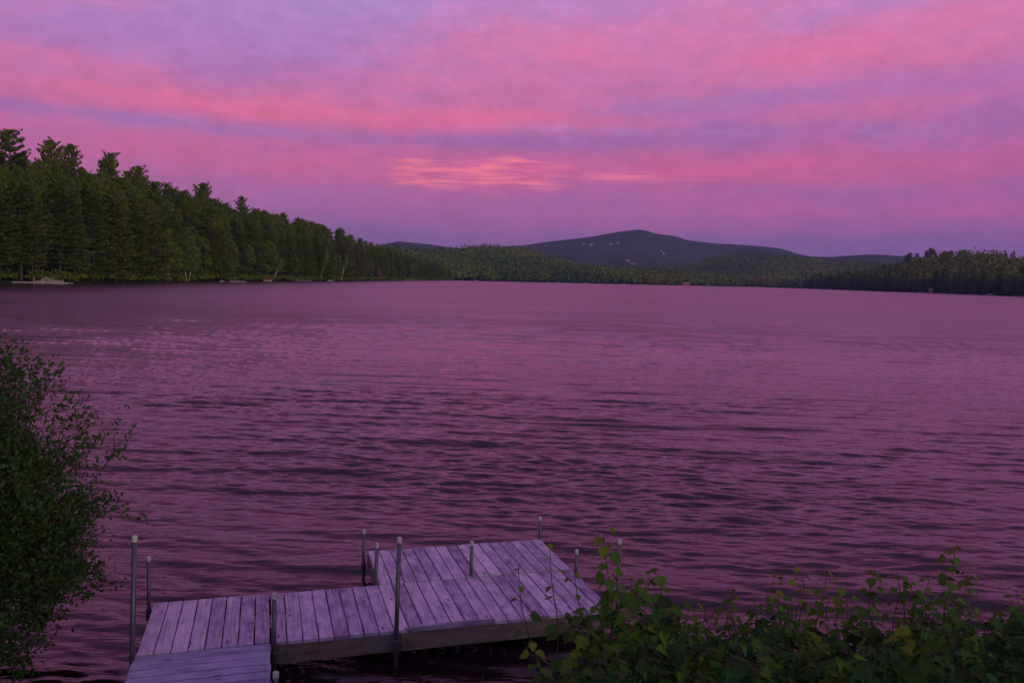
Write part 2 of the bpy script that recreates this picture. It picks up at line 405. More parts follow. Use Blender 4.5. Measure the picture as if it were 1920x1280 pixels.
# ------------------------------------------------------------------ lake outline and terrain
SHORE = [(-122, 120), (-118, 191), (-116, 235), (-116, 322), (-109, 470), (-103, 612), (-92, 860), (-81, 1123), (29, 1224), (120, 1290), (202, 1330), (330, 1480),
         (489, 1748), (520, 1500), (467, 1224), (455, 1080), (444, 941), (430, 800), (416, 680), (385, 400), (250, 90), (90, 14), (30, 8.4), (10, 7.6), (4, 7.3), (2.2, 7.0), (1.2, 6.3),
         (.0, 5.6), (-1.5, 5.0), (-3.6, 5.0), (-4.6, 6.0), (-5.0, 7.4), (-6.5, 8.4), (-14, 9), (-40, 14), (-90, 50), (-118, 90)]
S_ = np.array(SHORE, float)
def sdist(P):
    """signed distance to the shore, positive on land"""
    P = np.asarray(P, float); d = np.full(len(P), 1e18); ins = np.zeros(len(P), bool)
    for i in range(len(S_)):
        a, b_ = S_[i], S_[(i + 1) % len(S_)]; ab = b_ - a
        t = np.clip(((P - a) @ ab) / (ab @ ab), 0, 1); q = P - (a + t[:, None] * ab); d = np.minimum(d, (q ** 2).sum(1))
        c1 = (a[1] > P[:, 1]) != (b_[1] > P[:, 1])
        with np.errstate(divide='ignore', invalid='ignore'):
            xi = (b_[0] - a[0]) * (P[:, 1] - a[1]) / (b_[1] - a[1]) + a[0]
        ins ^= c1 & (P[:, 0] < xi)
    return np.where(ins, -1, 1) * np.sqrt(d)
def ridge(pts, dist, wf, wb, tree=0):
    az, hz = [], []
    for px, py in pts:
        r_ = ray(px, py); az.append(math.atan2(r_[0], r_[1])); hz.append(r_[2] / math.hypot(r_[0], r_[1]))
    return np.array(az), np.array(hz), dist, wf, wb, tree
RIDGES = [
    # mountain
    ridge([(820, 480), (900, 470), (985, 462), (1040, 453), (1100, 446), (1150, 438.5), (1185, 434.5), (1200, 433), (1214, 436), (1228, 441), (1262, 445), (1292, 452), (1340, 457), (1400, 462),
           (1460, 468), (1500, 479), (1600, 500), (1700, 530)], 5000, 2300, 1200, 0),
    # foothill before the mountain
    ridge([(980, 492), (1040, 476), (1100, 474), (1160, 477), (1230, 484), (1290, 492), (1360, 505)], 3600, 1000, 500, 4),
    # far low ridges
    ridge([(640, 480), (700, 464), (750, 454.5), (800, 459), (850, 466), (900, 472), (980, 490)], 4200, 1500, 800, 8),
    ridge([(1440, 495), (1500, 480), (1560, 481), (1600, 479), (1640, 478.5), (1700, 482), (1800, 488), (1980, 498)], 4400, 1200, 800, 8),
    # left middle hill
    ridge([(500, 475), (650, 462), (740, 462), (800, 469), (850, 469), (880, 464), (930, 461), (975, 464), (1010, 472), (1050, 484), (1100, 497), (1160, 504), (1300, 506)], 1900, 700, 500, 25),
    # right middle hill
    ridge([(1180, 508), (1240, 500), (1290, 493), (1330, 481), (1370, 473), (1430, 471), (1480, 476), (1540, 485), (1640, 490)], 2700, 900, 500, 26),
    # right near ridge
    ridge([(1380, 502), (1480, 484), (1560, 476), (1620, 472), (1660, 472), (1700, 472), (1750, 471.5), (1800, 475), (1850, 480), (1920, 490), (2050, 502)], 1250, 420, 400, 20),
]
def wob(x, y):
    return (np.sin(x * .011 + 1.3) * np.cos(y * .009 - .4) + .6 * np.sin(x * .023 - y * .017) + .4 * np.sin(x * .05 + y * .041 + 2) + .25 * np.sin(x * .11 - .7) * np.sin(y * .093))
def terrain(P, sd=None):
    P = np.asarray(P, float); x, y = P[:, 0], P[:, 1]
    if sd is None: sd = sdist(P)
    d = np.hypot(x, y); az = np.arctan2(x, y)
    near = d < 60
    land = np.where(near, np.minimum(.42 * sd, 2.25), .3 + 5.5 * (1 - np.exp(-np.maximum(sd - 1, 0) / 55)))
    z = np.where(sd > 0, land, np.maximum(sd * .22, -2.5))
    h = np.zeros(len(P))
    for A_, T_, dr, wf, wb, tr in RIDGES:
        top = np.interp(az, A_, T_, left=0, right=0) * dr + CAM_H - tr
        fade = np.clip((az - A_[0] + .12) / .12, 0, 1) * np.clip((A_[-1] + .12 - az) / .12, 0, 1)
        front = T_[0] * dr; back_ = T_[-1] * dr
        top = np.where(az < A_[0], front + CAM_H - tr, np.where(az > A_[-1], back_ + CAM_H - tr, top)) * fade
        drv = dr * (1 + .03 * np.sin(az * 9))
        t = np.where(d < drv, (drv - d) / wf, (d - drv) / wb); t = np.clip(t, 0, 1)
        prof = .5 + .5 * np.cos(np.pi * t)
        if dr == 5000: prof = prof ** 1.25
        hh = np.maximum(top, 0) * prof
        hh = hh * (1 + .06 * wob(x * (1800 / dr), y * (1800 / dr)) * np.clip(t * 3, 0, 1))
        h = np.maximum(h, hh)
    z = z + np.where(sd > 0, h * np.clip((sd - 15) / 120, 0, 1), 0)
    return z
# polar ground sheet, fine where the picture looks
azs = np.concatenate([np.linspace(-math.pi, R(-42), 50)[:-1], np.linspace(R(-42), R(42), 520), np.linspace(R(42), math.pi, 50)[1:]])
rs = np.concatenate([np.linspace(.4, 12, 60), np.geomspace(12.3, 150, 50), np.geomspace(154, 2500, 190), np.geomspace(2530, 6400, 110), [7000]])
AA, RR = np.meshgrid(azs, rs)
PX = np.stack([RR * np.sin(AA), RR * np.cos(AA)], -1).reshape(-1, 2)
gz = terrain(PX)
nb_ = PX.shape[0]
near = (np.hypot(PX[:, 0], PX[:, 1]) < 12) & (gz > 0)
gz = gz + np.where(near, .05 * np.sin(PX[:, 0] * 5.1) * np.sin(PX[:, 1] * 4.3 + 1), 0)
na_, nr_ = len(azs), len(rs)
I = np.arange(na_ * nr_).reshape(nr_, na_)
F = np.stack([I[:-1, :-1], I[:-1, 1:], I[1:, 1:], I[1:, :-1]], -1).reshape(-1, 4)[:, ::-1]
V = np.concatenate([np.column_stack([PX, gz]), [[0, 0, 2.25]]])
me = np_mesh('ground', V, F, smooth=True)
g = link('ground', me, M['ground']); tag(g, kind='structure')

# ------------------------------------------------------------------ water
azw = np.concatenate([np.linspace(-math.pi, R(-37), 40)[:-1], np.linspace(R(-37), R(37), 900), np.linspace(R(37), math.pi, 40)[1:]])
rr = [2.0]
while rr[-1] < 2600:
    r_ = rr[-1]; rr.append(r_ + max(.032, r_ * r_ / 3244 * .42) if r_ < 330 else r_ * 1.08)
rr = np.array(rr)
AA, RR = np.meshgrid(azw, rr)
wx = (RR * np.sin(AA)).ravel(); wy = (RR * np.cos(AA)).ravel()
dr_loc = np.repeat(np.gradient(rr), len(azw))
wz = np.zeros_like(wx)
wr = np.random.default_rng(11)
fade_az = np.clip((R(40) - np.abs(AA.ravel())) / R(3), 0, 1)
# gust patches
gust = 1 + .25 * (np.sin(wx * .07 + wy * .11) * np.sin(wy * .05 - wx * .03 + 1)) + .2 * np.sin(wy * .31 + wx * .04)
wz2 = np.zeros_like(wx)
for i in range(110):
    lam = .14 * (2.2 / .14) ** ((i + wr.random()) / 110)
    th = wr.normal(0, .24 if lam < .5 else .11) - .05          # travel towards the near bank
    kx, ky = math.sin(th) * 2 * math.pi / lam, -math.cos(th) * 2 * math.pi / lam
    slope = .0235 * (1.3 if lam < .3 else 1.2 if lam < .75 else .6)
    amp = slope * lam / (2 * math.pi)
    att = np.clip(lam / (1.5 * dr_loc) - .5, 0, 1)
    ph = kx * wx + ky * wy + wr.random() * 6.28
    v = amp * att * (np.sin(ph) + .25 * np.cos(2 * ph))
    if lam < .5: wz2 += v
    else: wz += v
slick = .75 + .5 * np.clip(np.sin(wx * .21 + 2 * np.sin(wy * .13)) * np.sin(wy * .47 + np.sin(wx * .17)) + .3, -.6, 1)
wz = wz + wz2 * slick
wz = wz * gust * fade_az
I = np.arange(len(wx)).reshape(len(rr), len(azw))
F = np.stack([I[:-1, :-1], I[:-1, 1:], I[1:, 1:], I[1:, :-1]], -1).reshape(-1, 4)[:, ::-1]
me = np_mesh('water', np.column_stack([wx, wy, wz]), F, smooth=True)
w_ = link('water', me, M['water']); tag(w_, kind='structure')

# ------------------------------------------------------------------ trees: prototypes
def make_pine(name, seed, H=30.0, low=.2, width=5.2, matk='pine', top_spiky=1.0, tops=1):
    q = np.random.default_rng(seed)
    root = empty(name)
    tb = MB(); lean = q.normal(0, .012, 2)
    tr = [(lean[0] * z * z / H * 1.5, lean[1] * z * z / H * 1.5, z) for z in np.linspace(-1.2, H, 12)]
    tb.tube(tr, [.42 * (1 - .93 * i / 11) for i in range(12)], 8)
    P, Nn, Ax, Sc, Rn = [], [], [], [], []
    nwh = int(H * (1 - low) / 1.15)
    heads = [(0., 0., H)] if tops == 1 else [(q.normal(0, .4), q.normal(0, .4), H), (2.1, .6, H * .94), (-1.6, -.8, H * .90)][:tops]
    def tuft(p, d, size, n, r0):
        for _ in range(n):
            a = d + q.normal(0, .55, 3) * [1, 1, .6]; a[2] += .22
            P.append(p + q.normal(0, .30, 3) * size * [1.3, 1.3, .55]); Ax.append(a); Nn.append(np.array([0, 0, 1.]) + q.normal(0, .32, 3)); Sc.append(size * q.uniform(.7, 1.25)); Rn.append(r0 + q.normal(0, .10))
    for hi_, (hx, hy, hz) in enumerate(heads):
        if tops > 1: tb.tube([(0, 0, hz * .78), (hx * .6, hy * .6, hz * .86), (hx, hy, hz)], [.14, .09, .03], 5)
        for w in range(nwh):
            t = w / (nwh - 1)                                   # 0 bottom, 1 top
            z = H * low + (hz - H * low) * t
            if hi_ > 0 and t < .72: continue
            prof = (1 - t) ** .5 * (.62 + .38 * min(1, (t + .1) / .35)) + .10
            prof *= q.uniform(.78, 1.2)
            nb = q.integers(6, 9)
            a0 = q.uniform(0, 6.28)
            for b_ in range(nb):
                if q.random() < .12 and t < .8: continue
                an = a0 + b_ * 6.28 / nb + q.normal(0, .25)
                L = width * prof * q.uniform(.65, 1.15)
                rise = -.12 + .5 * t ** 1.5 + .75 * max(0, (t - .72) / .28) * top_spiky + q.normal(0, .07)
                cx = lean * z * z / H * 1.5
                p0 = np.array([cx[0] + hx * t ** 3, cx[1] + hy * t ** 3, z])
                hd = np.array([math.cos(an), math.sin(an), 0])
                pts = [p0 + hd * L * s_ + np.array([0, 0, L * (rise * s_ + .16 * s_ * s_)]) for s_ in (0, .4, .75, 1)]
                tb.tube(pts, [.055 + .012 * L, .04 + .006 * L, .025, .012], 3, cap=False)
                nt = max(5, int(L * 2.6)); tone = q.uniform(.15, .8)
                for i in range(nt):
                    s_ = .28 + .72 * (i + q.random()) / nt
                    p = p0 + hd * L * s_ + np.array([0, 0, L * (rise * s_ + .16 * s_ * s_)])
                    side = np.array([-hd[1], hd[0], 0]) * q.normal(0, .20) * L * (1.15 - .7 * s_)
                    tuft(p + side + [0, 0, .1], hd + side / max(L, .1) * 2.0 + [0, 0, .2 + (.9 * top_spiky if t > .8 else 0)], .44 + .055 * L, 7, tone)
        tuft(np.array([hx + lean[0] * H * 1.5, hy + lean[1] * H * 1.5, hz]), np.array([0, 0, 1.]), .8, 6, .5)
    P, Nn, Ax, Sc = map(np.array, (P, Nn, Ax, Sc)); Rn = np.clip(Rn, 0, 1)
    T = [(-.45, -.13, 0), (.1, -.27, .04), (.85, 0, .16), (.1, .27, .04)]
    V = stamp(T, P, Nn, Ax, Sc)
    c = link('crown', np_mesh('crown', V, faces_of([[0, 1, 2, 3]], len(P), 4), np.repeat(Rn, 4)), M[matk], root)
    t_ = tb.build('trunk', M['bark'], root, True)
    keep(root, c, t_); root['h'] = H
    return root
def make_broad(name, seed, H=18.0, low=.18, width=5.0, matk='broad', barkk='bark', n=3600, forks=4, leaf=.62):
    q = np.random.default_rng(seed); root = empty(name); tb = MB()
    tb.tube([(0, 0, -1.2), (.1, 0, H * .25), (.2, .1, H * .55), (.1, .1, H * .85)], [.32, .26, .16, .05], 7)
    blobs = []
    for i in range(forks * 5):
        an = q.uniform(0, 6.28); t = q.uniform(.0, 1)
        z = H * (low + .12 + (0.80 - low) * t); rr_ = width * (.75 * math.sin(math.pi * min(1, .22 + .72 * t)) ** .7) * q.uniform(.25, .85)
        c = np.array([math.cos(an) * rr_, math.sin(an) * rr_, z]); blobs.append((c, width * q.uniform(.26, .42)))
        z0 = max(H * .15, z - rr_ * .9 - 1.5)
        tb.tube([(.1, .05, z0), (c[0] * .5, c[1] * .5, (z0 + z) / 2 + .2), tuple(c)], [.12, .08, .03], 4, cap=False)
    blobs.append((np.array([0, 0, H * .9]), width * .32))
    P, Nn, Sc, Rn = [], [], [], []
    per = n // len(blobs)
    for c, r_ in blobs:
        d = q.normal(0, 1, (per, 3)); d /= np.linalg.norm(d, axis=1, keepdims=True); d[:, 2] = d[:, 2] * .75 + .08
        rad = r_ * q.uniform(.55, 1.12, per) ** .7
        P.append(c + d * rad[:, None]); Nn.append(d + q.normal(0, .5, (per, 3)) + [0, 0, .35]); Sc.append(q.uniform(.6, 1.25, per) * leaf)
        Rn.append(np.clip(q.uniform(.2, .75) + q.normal(0, .12, per), 0, 1))
    P, Nn, Sc, Rn = map(np.concatenate, (P, Nn, Sc, Rn))
    Ax = q.normal(0, 1, P.shape)
    T = [(-.5, -.15, 0), (.0, -.42, .05), (.6, 0, -.04), (0, .38, .06)]
    V = stamp(T, P, Nn, Ax, Sc)
    c = link('crown', np_mesh('crown', V, faces_of([[0, 1, 2, 3]], len(P), 4), np.repeat(Rn, 4)), M[matk], root)
    t_ = tb.build('trunk', M[barkk], root, True)
    keep(root, c, t_); root['h'] = H
    return root
PINES = [make_pine('pine_tree', 21, 30, .16, 5.6), make_pine('pine_tree', 22, 30, .07, 6.2), make_pine('pine_tree', 23, 30, .15, 5.4, top_spiky=1.3, tops=2),
         make_pine('pine_tree', 24, 30, .10, 5.0, 'pine'), make_pine('pine_tree', 25, 30, .17, 6.0, tops=3, top_spiky=1.2), make_pine('pine_tree', 26, 30, .08, 6.0, 'pine_warm')]
BROADS = [make_broad('broadleaf_tree', 31, 18, .10, 5.2), make_broad('broadleaf_tree', 32, 18, .05, 4.6), make_broad('broadleaf_tree', 33, 18, .15, 6.0),
          make_broad('broadleaf_tree', 34, 18, .05, 5.0, 'broad_light')]
USED = set()
def place(proto, x, y, h, label, cat, group=None, rz=None, wide=1.0, q=random.Random(5), z=None, tilt=0):
    o = proto if proto.name not in USED else copy_tree(proto)
    USED.add(proto.name)
    if z is None: z = float(terrain([[x, y]])[0])
    s_ = h / proto['h']
    o.location = (x, y, z - .15); o.scale = (s_ * wide, s_ * wide, s_)
    o.rotation_euler = (tilt, 0, q.uniform(0, 6.28) if rz is None else rz)
    tag(o, label, cat, group)
    return o
q = random.Random(3)
shx = lambda y: float(np.interp(y, [120, 191, 235, 322, 470, 612, 860, 1123], [-122, -118, -116, -116, -109, -103, -92, -81]))
PROWS = []
y = 168.0
while y < 1120:
    st = 5.2 + (y - 168) * .0125
    rows = ((2.0, 26), (8, 30), (17, 32)) if y < 560 else ((2.5, 24), (11, 29))
    for ri, (off, hh) in enumerate(rows):
        yy = y + q.uniform(-.35, .35) * st; off_ = off + q.uniform(-1.6, 2.4)
        h = hh * q.uniform(.88, 1.07) * float(np.interp(y, [620, 1120], [1, .68])) * (.97 if y < 240 else 1)
        PROWS.append((shx(yy) - off_, yy, h, ri))
    y += st
def colpx(x, y, z=5):
    v = np.array([x, y, z - CAM_H]); return 960 + FPX * (v @ IX) / (v @ fw)
LSEG = [(60, 'left of the nearest far dock'), (135, 'right behind the nearest far dock'), (250, 'just right of the nearest far dock'), (340, 'left of the light green leafy tree'),
        (425, 'between the light green tree and the white dock'), (515, 'behind the white dock and the leaning birch'), (600, 'behind the long low grey dock'), (690, 'around the tall white birches'),
        (780, 'behind the long reddish dock'), (2000, 'at the far tip of the left shore')]
def seg(table, px): return next(t for lim, t in table if px < lim)
RW = ['at the water edge', 'in the second row', 'in the back row']
for i, (x, yy, h, ri) in enumerate(PROWS):
    sg = seg(LSEG, colpx(x, yy)); rw = RW[ri]
    if ri == 0 and q.random() < .30 and yy > 215:
        pr = q.choice(BROADS[:3]); h = q.uniform(13, 20)
        place(pr, x, yy, h, 'rounded leafy tree at the water edge ' + sg, 'tree', 'leafy trees at the water edge ' + sg, q=q, wide=q.uniform(.9, 1.15))
        continue
    if ri == 2: pr = q.choice([PINES[0], PINES[2], PINES[4]])
    elif ri == 1: pr = q.choice(PINES[:5] + [PINES[1]])
    else: pr = q.choice([PINES[0], PINES[1], PINES[3], PINES[5], PINES[2]] if yy > 230 else [PINES[0], PINES[2], PINES[4], PINES[4]])
    place(pr, x, yy, h, 'dark pine ' + rw + ' ' + sg, 'pine tree', 'dark pines ' + rw + ' ' + sg, q=q, wide=q.uniform(.85, 1.15))

# pines that stand out on the skyline: (column, top row, offset behind the shore, prototype, label)
def col_y(px, off):              # depth at which the line `off` metres behind the left shore crosses column px
    lo, hi = 150., 1100.
    for _ in range(50):
        mid = (lo + hi) / 2; X_ = at(px, mid, 15)
        if X_ > shx(mid) - off: lo = mid
        else: hi = mid
    return lo
def top_z(x, y, py):
    lo, hi = 0., 800.
    for _ in range(50):
        mid = (lo + hi) / 2; v = np.array([x, y, mid - CAM_H]); r_ = 640 - FPX * (v @ IY) / (v @ fw)
        if r_ > py: lo = mid
        else: hi = mid
    return lo
for px, py, off, pi_, lab, wd in [
        (24, 251, 13, 0, 'broad dark pine topping the wood at the left edge of the photo', 1.2),
        (103, 271, 12, 1, 'bushy pine second tallest from the left edge of the photo', 1.0),
        (138, 277, 14, 3, 'pine with a rounded feathery top beside the second tallest one', .9),
        (203, 294, 12, 2, 'pine with two spiky open tops above the left wood', .95),
        (256, 318, 12, 4, 'pine with a ragged leaning top right of the two spiky tops', .95),
        (315, 350, 14, 2, 'narrow pine rising just left of the star shaped pine top', .8),
        (376, 349, 13, 4, 'pine with a star shaped open top above the left wood', 1.05),
        (450, 372, 15, 3, 'small pointed pine top standing alone above the left wood', .85)]:
    yy = col_y(px, off); x = at(px, yy, 25); z0 = float(terrain([[x, yy]])[0])
    place(PINES[pi_], x, yy, top_z(x, yy, py) - z0, lab, 'pine tree', 'pines standing out above the left wood', wide=wd, q=q)
# pale leaning birches and odd coloured trees at the edge of the left wood
BIRCH = make_broad('birch_tree', 41, 17, .35, 3.4, 'broad_light', 'birch', n=1300, leaf=.5)
def lean_birch(px, off, h, tilt, label):
    yy = col_y(px, off); x = at(px, yy, 4)
    o = place(BIRCH, x, yy, h, label, 'birch tree', 'pale trunked birches leaning at the left shore', rz=0, q=q, wide=.8)
    o.rotation_euler = (0, tilt, 0)
lean_birch(354, .5, 11, .16, 'pale birch trunk leaning right below the light green tree')
lean_birch(350, .3, 10, -.18, 'pale birch trunk leaning left below the light green tree')
lean_birch(511, .2, 12, .42, 'birch leaning far out to the right over the red and white boat')
lean_birch(600, .8, 19, .22, 'tall white birch trunk leaning right in the middle of the left wood')
lean_birch(640, .4, 17, .20, 'white birch trunk to the right of the tallest leaning birch')
yy = col_y(355, 4); place(BROADS[3], at(355, yy, 8), yy, 17.5, 'light yellow green leafy tree glowing among the dark pines', 'tree', q=q)
yy = col_y(612, 4); place(BROADS[3], at(612, yy, 8), yy, 24, 'tall yellowish leafy tree above the leaning white birches', 'tree', q=q)
M['pinkleaf'] = foliage('faded_leaves', [(.14, .08, .06), (.22, .12, .10), (.28, .17, .14)], .1)
PK = make_broad('small_tree', 43, 8, .1, 3.0, 'pinkleaf', n=900)
yy = col_y(711, 0); place(PK, at(711, yy, 4), yy, 8.5, 'small pinkish half bare tree at the far end of the left wood', 'tree', q=q)

# shoreline bushes of the left wood: one low mass
def leafmass(name, P0, size, n, matk, leaf, label=None, seed=1, flat=.7):
    q = np.random.default_rng(seed); m_ = len(P0)
    d = q.normal(0, 1, (m_, n, 3)); d /= np.linalg.norm(d, axis=2, keepdims=True); d[..., 2] = np.abs(d[..., 2]) * flat
    P = (P0[:, None] + d * size[:, None, None] * q.uniform(.5, 1.1, (m_, n, 1))).reshape(-1, 3)
    Nn = d.reshape(-1, 3) + q.normal(0, .5, P.shape) + [0, 0, .3]; Ax = q.normal(0, 1, P.shape)
    Sc = q.uniform(.6, 1.25, len(P)) * leaf
    T = [(-.5, -.15, 0), (.0, -.42, .05), (.6, 0, -.04), (0, .38, .06)]
    base = np.repeat(q.uniform(.1, .8, m_), n)
    return link(name, np_mesh(name, stamp(T, P, Nn, Ax, Sc), faces_of([[0, 1, 2, 3]], len(P), 4), np.repeat(np.clip(base + q.normal(0, .12, len(P)), 0, 1), 4)), M[matk])
qq = np.random.default_rng(77)
ys = np.arange(150, 1125, 1.7); ys = ys + qq.uniform(-.8, .8, len(ys)); xs = np.array([shx(v) for v in ys]) - qq.uniform(-.6, 5, len(ys))
sz = qq.uniform(1.2, 3.4, len(ys)); P0 = np.column_stack([xs, ys, terrain(np.column_stack([xs, ys])) + sz * .3])
o = leafmass('shore_shrubs', P0, sz, 60, 'broad', .62, seed=9)
tag(o, 'low dark bushes crowding the water edge under the left wood', 'bushes', kind='stuff')

# ------------------------------------------------------------------ far shore: front trees one by one, hills behind as a mass
def along(pts, step):
    out = []; carry = 0
    for a, b_ in zip(pts[:-1], pts[1:]):
        a, b_ = np.array(a, float), np.array(b_, float); L = np.linalg.norm(b_ - a); nrm = np.array([(b_ - a)[1], -(b_ - a)[0]]) / L
        s_ = carry
        while s_ < L:
            out.append((a + (b_ - a) * s_ / L, nrm)); s_ += step(a + (b_ - a) * s_ / L)
        carry = s_ - L
    return out
right = [(399, 530), (416, 680), (430, 800), (444, 941), (455, 1080), (467, 1224), (520, 1500)]
RSEG = [(1480, 'right of the pinkish roofed cottage'), (1570, 'around the long bright boat'), (1610, 'behind the low grey dock'), (1665, 'behind the twin white boats'),
        (1735, 'left of the orange hulled boat'), (1790, 'behind the orange hulled boat'), (1850, 'behind the long dock with rocks'), (3000, 'at the right edge of the photo')]
for (p, nrm) in along(right, lambda p: 6.0 + p[1] * .002):
    for off in (3.5, 12):
        x, yy = p + nrm * (off + q.uniform(-1.5, 2.5)) + np.array([0, q.uniform(-2, 2)])
        if q.random() < .72:
            hh = q.uniform(11, 17) if off < 5 else q.uniform(15, 21)
            place(q.choice(BROADS), x, yy, hh, 'leafy tree ' + RW[off > 5] + ' ' + seg(RSEG, colpx(x, yy)), 'tree', 'leafy trees ' + RW[off > 5] + ' ' + seg(RSEG, colpx(x, yy)), q=q, wide=q.uniform(.9, 1.25))
        elif q.random() < .8:
            place(q.choice(PINES[:4]), x, yy, q.uniform(19, 25), 'dark pine ' + RW[off > 5] + ' ' + seg(RSEG, colpx(x, yy)), 'pine tree', 'dark pines ' + RW[off > 5] + ' ' + seg(RSEG, colpx(x, yy)), q=q, wide=q.uniform(.9, 1.1))
# spiky pines on the crest of the right ridge
for px, py, lab in [(1745, 467, 'tallest pine on the crest of the right hand ridge'), 
                    (1706, 475, 'pine just left of the tallest one on the right ridge crest'), (1769, 473, 'pine just right of the tallest one on the right ridge crest'),
                    (1784, 472, 'second pine to the right of the tallest one on the ridge crest'), (1808, 471, 'pine with a flat top farther right on the right ridge crest'),
                    (1880, 480, 'pine near the right edge of the photo on the ridge')]:
    Yd = 1275.; x = at(px, Yd, 60); z0 = float(terrain([[x, Yd]])[0]); tz = top_z(x, Yd, py)
    place(PINES[2] if px != 1706 else PINES[0], x, Yd, max(15, tz - z0), lab, 'pine tree', 'pines on the crest of the right ridge', z=min(z0, tz - 15), q=q, wide=1.15)

for i in range(16):
    px = 1700 + 230 * (i + q.random()) / 16; Yd = 1280. + q.uniform(-12, 15); x = at(px, Yd, 60); z0 = float(terrain([[x, Yd]])[0])
    py = float(np.interp(px, [1640, 1700, 1750, 1800, 1850, 1920], [483, 478, 474, 476, 479, 488])) - q.uniform(-1, 3.5)
    tz = top_z(x, Yd, py); place(q.choice(PINES[:5] + [PINES[5]]), x, Yd, max(14, tz - z0), 'small dark pine in the row along the crest of the right ridge', 'pine tree', 'small pines along the crest of the right ridge', z=min(z0, tz - 14), q=q, wide=1.2)

def forest():
    q = np.random.default_rng(5); PT = []
    r_ = 250.
    AB = 1400; runmax = np.full(AB, -9.)
    azr = R(37)
    rings = []
    while r_ < 3000:
        s_ = 6.5 + r_ * .0042; n = int(2 * azr * r_ / s_); az = (np.arange(n) + q.uniform(-.45, .45, n)) / n * 2 * azr - azr
        rr_ = r_ + q.uniform(-.5, .5, n) * s_
        rings.append((np.column_stack([rr_ * np.sin(az), rr_ * np.cos(az)]), az, rr_, s_)); r_ += s_ * .95
    allp = np.concatenate([r[0] for r in rings]); sd = sdist(allp); tz = terrain(allp, sd); i0 = 0
    for P, az, rr_, s_ in rings:
        n = len(P); sd_, z_ = sd[i0:i0 + n], tz[i0:i0 + n]; i0 += n
        left = (P[:, 0] < -60) & (P[:, 1] < 1120)
        rightf = (P[:, 0] > 380) & (P[:, 1] < 1500)
        ok = (sd_ > np.where(left, np.where(P[:, 1] < 560, 24, 17), np.where(rightf, 16, 2.5)))
        ok &= ~(left & (sd_ > 75))
        h = q.uniform(9, 21, n) * np.where(left, 1.25, 1.0); h = np.where(sd_ < 25, h * .95, h)
        lf = rr_ > 1900; h = np.where(lf, h * .85, h)
        el = (z_ + h - CAM_H) / rr_
        b_ = np.clip(((az + azr) / (2 * azr) * AB).astype(int), 0, AB - 1)
        for j in np.nonzero(ok)[0]:
            lo = max(0, b_[j] - 3)
            rm = runmax[lo:b_[j] + 4].min()
            if el[j] > rm - .0012 or left[j]: PT.append((P[j, 0], P[j, 1], z_[j], h[j], s_, rr_[j]))
        half = max(1, int(s_ * .35 / r_ / (2 * azr) * AB))
        for j in np.nonzero(ok)[0]:
            w_ = max(1, int(3.2 / rr_[j] / (2 * azr) * AB)); e = (z_[j] + h[j] * .8 - CAM_H) / rr_[j]
            sl = slice(max(0, b_[j] - w_), b_[j] + w_ + 1); runmax[sl] = np.maximum(runmax[sl], e)
    return np.array(PT)
FT = forest()
print('forest trees', len(FT))
def forest_mesh(name, FT, n, seed, matk):
    q = np.random.default_rng(seed); m_ = len(FT)
    kind = q.random(m_)
    con = kind < .32
    d = q.normal(0, 1, (m_, n, 3)); d /= np.linalg.norm(d, axis=2, keepdims=True)
    t = q.random((m_, n))
    h = FT[:, 3] * np.where(con, 1.15, 1); w_ = np.maximum(FT[:, 4] * .62, h * .27) * np.where(con, .62, 1)
    # broad crown: bumpy egg; conifer: layered cone
    lob = 1 + .28 * np.sin(d[..., 0] * 4 + kind[:, None] * 40) * np.sin(d[..., 1] * 4 + kind[:, None] * 17)
    zb = .56 + .44 * d[..., 2]; rb = lob * q.uniform(.75, 1.05, (m_, n))
    px = np.where(con[:, None], (1 - t) ** .8 * np.cos(t * 977 + d[..., 0] * 9), d[..., 0] * rb)
    py = np.where(con[:, None], (1 - t) ** .8 * np.sin(t * 977 + d[..., 0] * 9), d[..., 1] * rb)
    pz = np.where(con[:, None], .12 + .9 * t, zb * np.where(d[..., 2] > 0, rb, 1))
    P = np.stack([FT[:, 0:1] + px * w_[:, None], FT[:, 1:2] + py * w_[:, None], FT[:, 2:3] + pz * h[:, None]], -1).reshape(-1, 3)
    Nn = np.where(con[:, None, None], np.stack([px, py, np.full_like(px, .9)], -1), d + [0, 0, .3]).reshape(-1, 3) + q.normal(0, .3, (m_ * n, 3))
    Ax = q.normal(0, 1, P.shape); Sc = np.repeat(np.maximum(w_, 2.2) * .46, n) * q.uniform(.6, 1.25, m_ * n)
    T = [(-.5, -.2, 0), (.05, -.45, .06), (.55, 0, -.04), (0, .42, .06)]
    patch = .5 + .32 * np.sin(FT[:, 0] * .013 + 1) * np.sin(FT[:, 1] * .008) + .1 * np.sin(FT[:, 0] * .041 + FT[:, 1] * .03)
    base = np.clip(patch + q.normal(0, .13, m_), 0, 1)
    rn = np.clip(np.repeat(base, n) + q.normal(0, .03, m_ * n), 0, 1)
    return link(name, np_mesh(name, stamp(T, P, Nn, Ax, Sc), faces_of([[0, 1, 2, 3]], len(P), 4), np.repeat(rn, 4)), M[matk])
nearF = FT[FT[:, 5] < 1500]; farF = FT[FT[:, 5] >= 1500]
o = forest_mesh('forest', nearF, 90, 2, 'far'); tag(o, 'dense mixed wood covering the nearer slopes around the lake', 'forest', kind='stuff')
o = forest_mesh('hillside_forest', farF, 52, 3, 'far'); tag(o, 'distant mixed wood covering the low hills before the mountain', 'forest', kind='stuff')

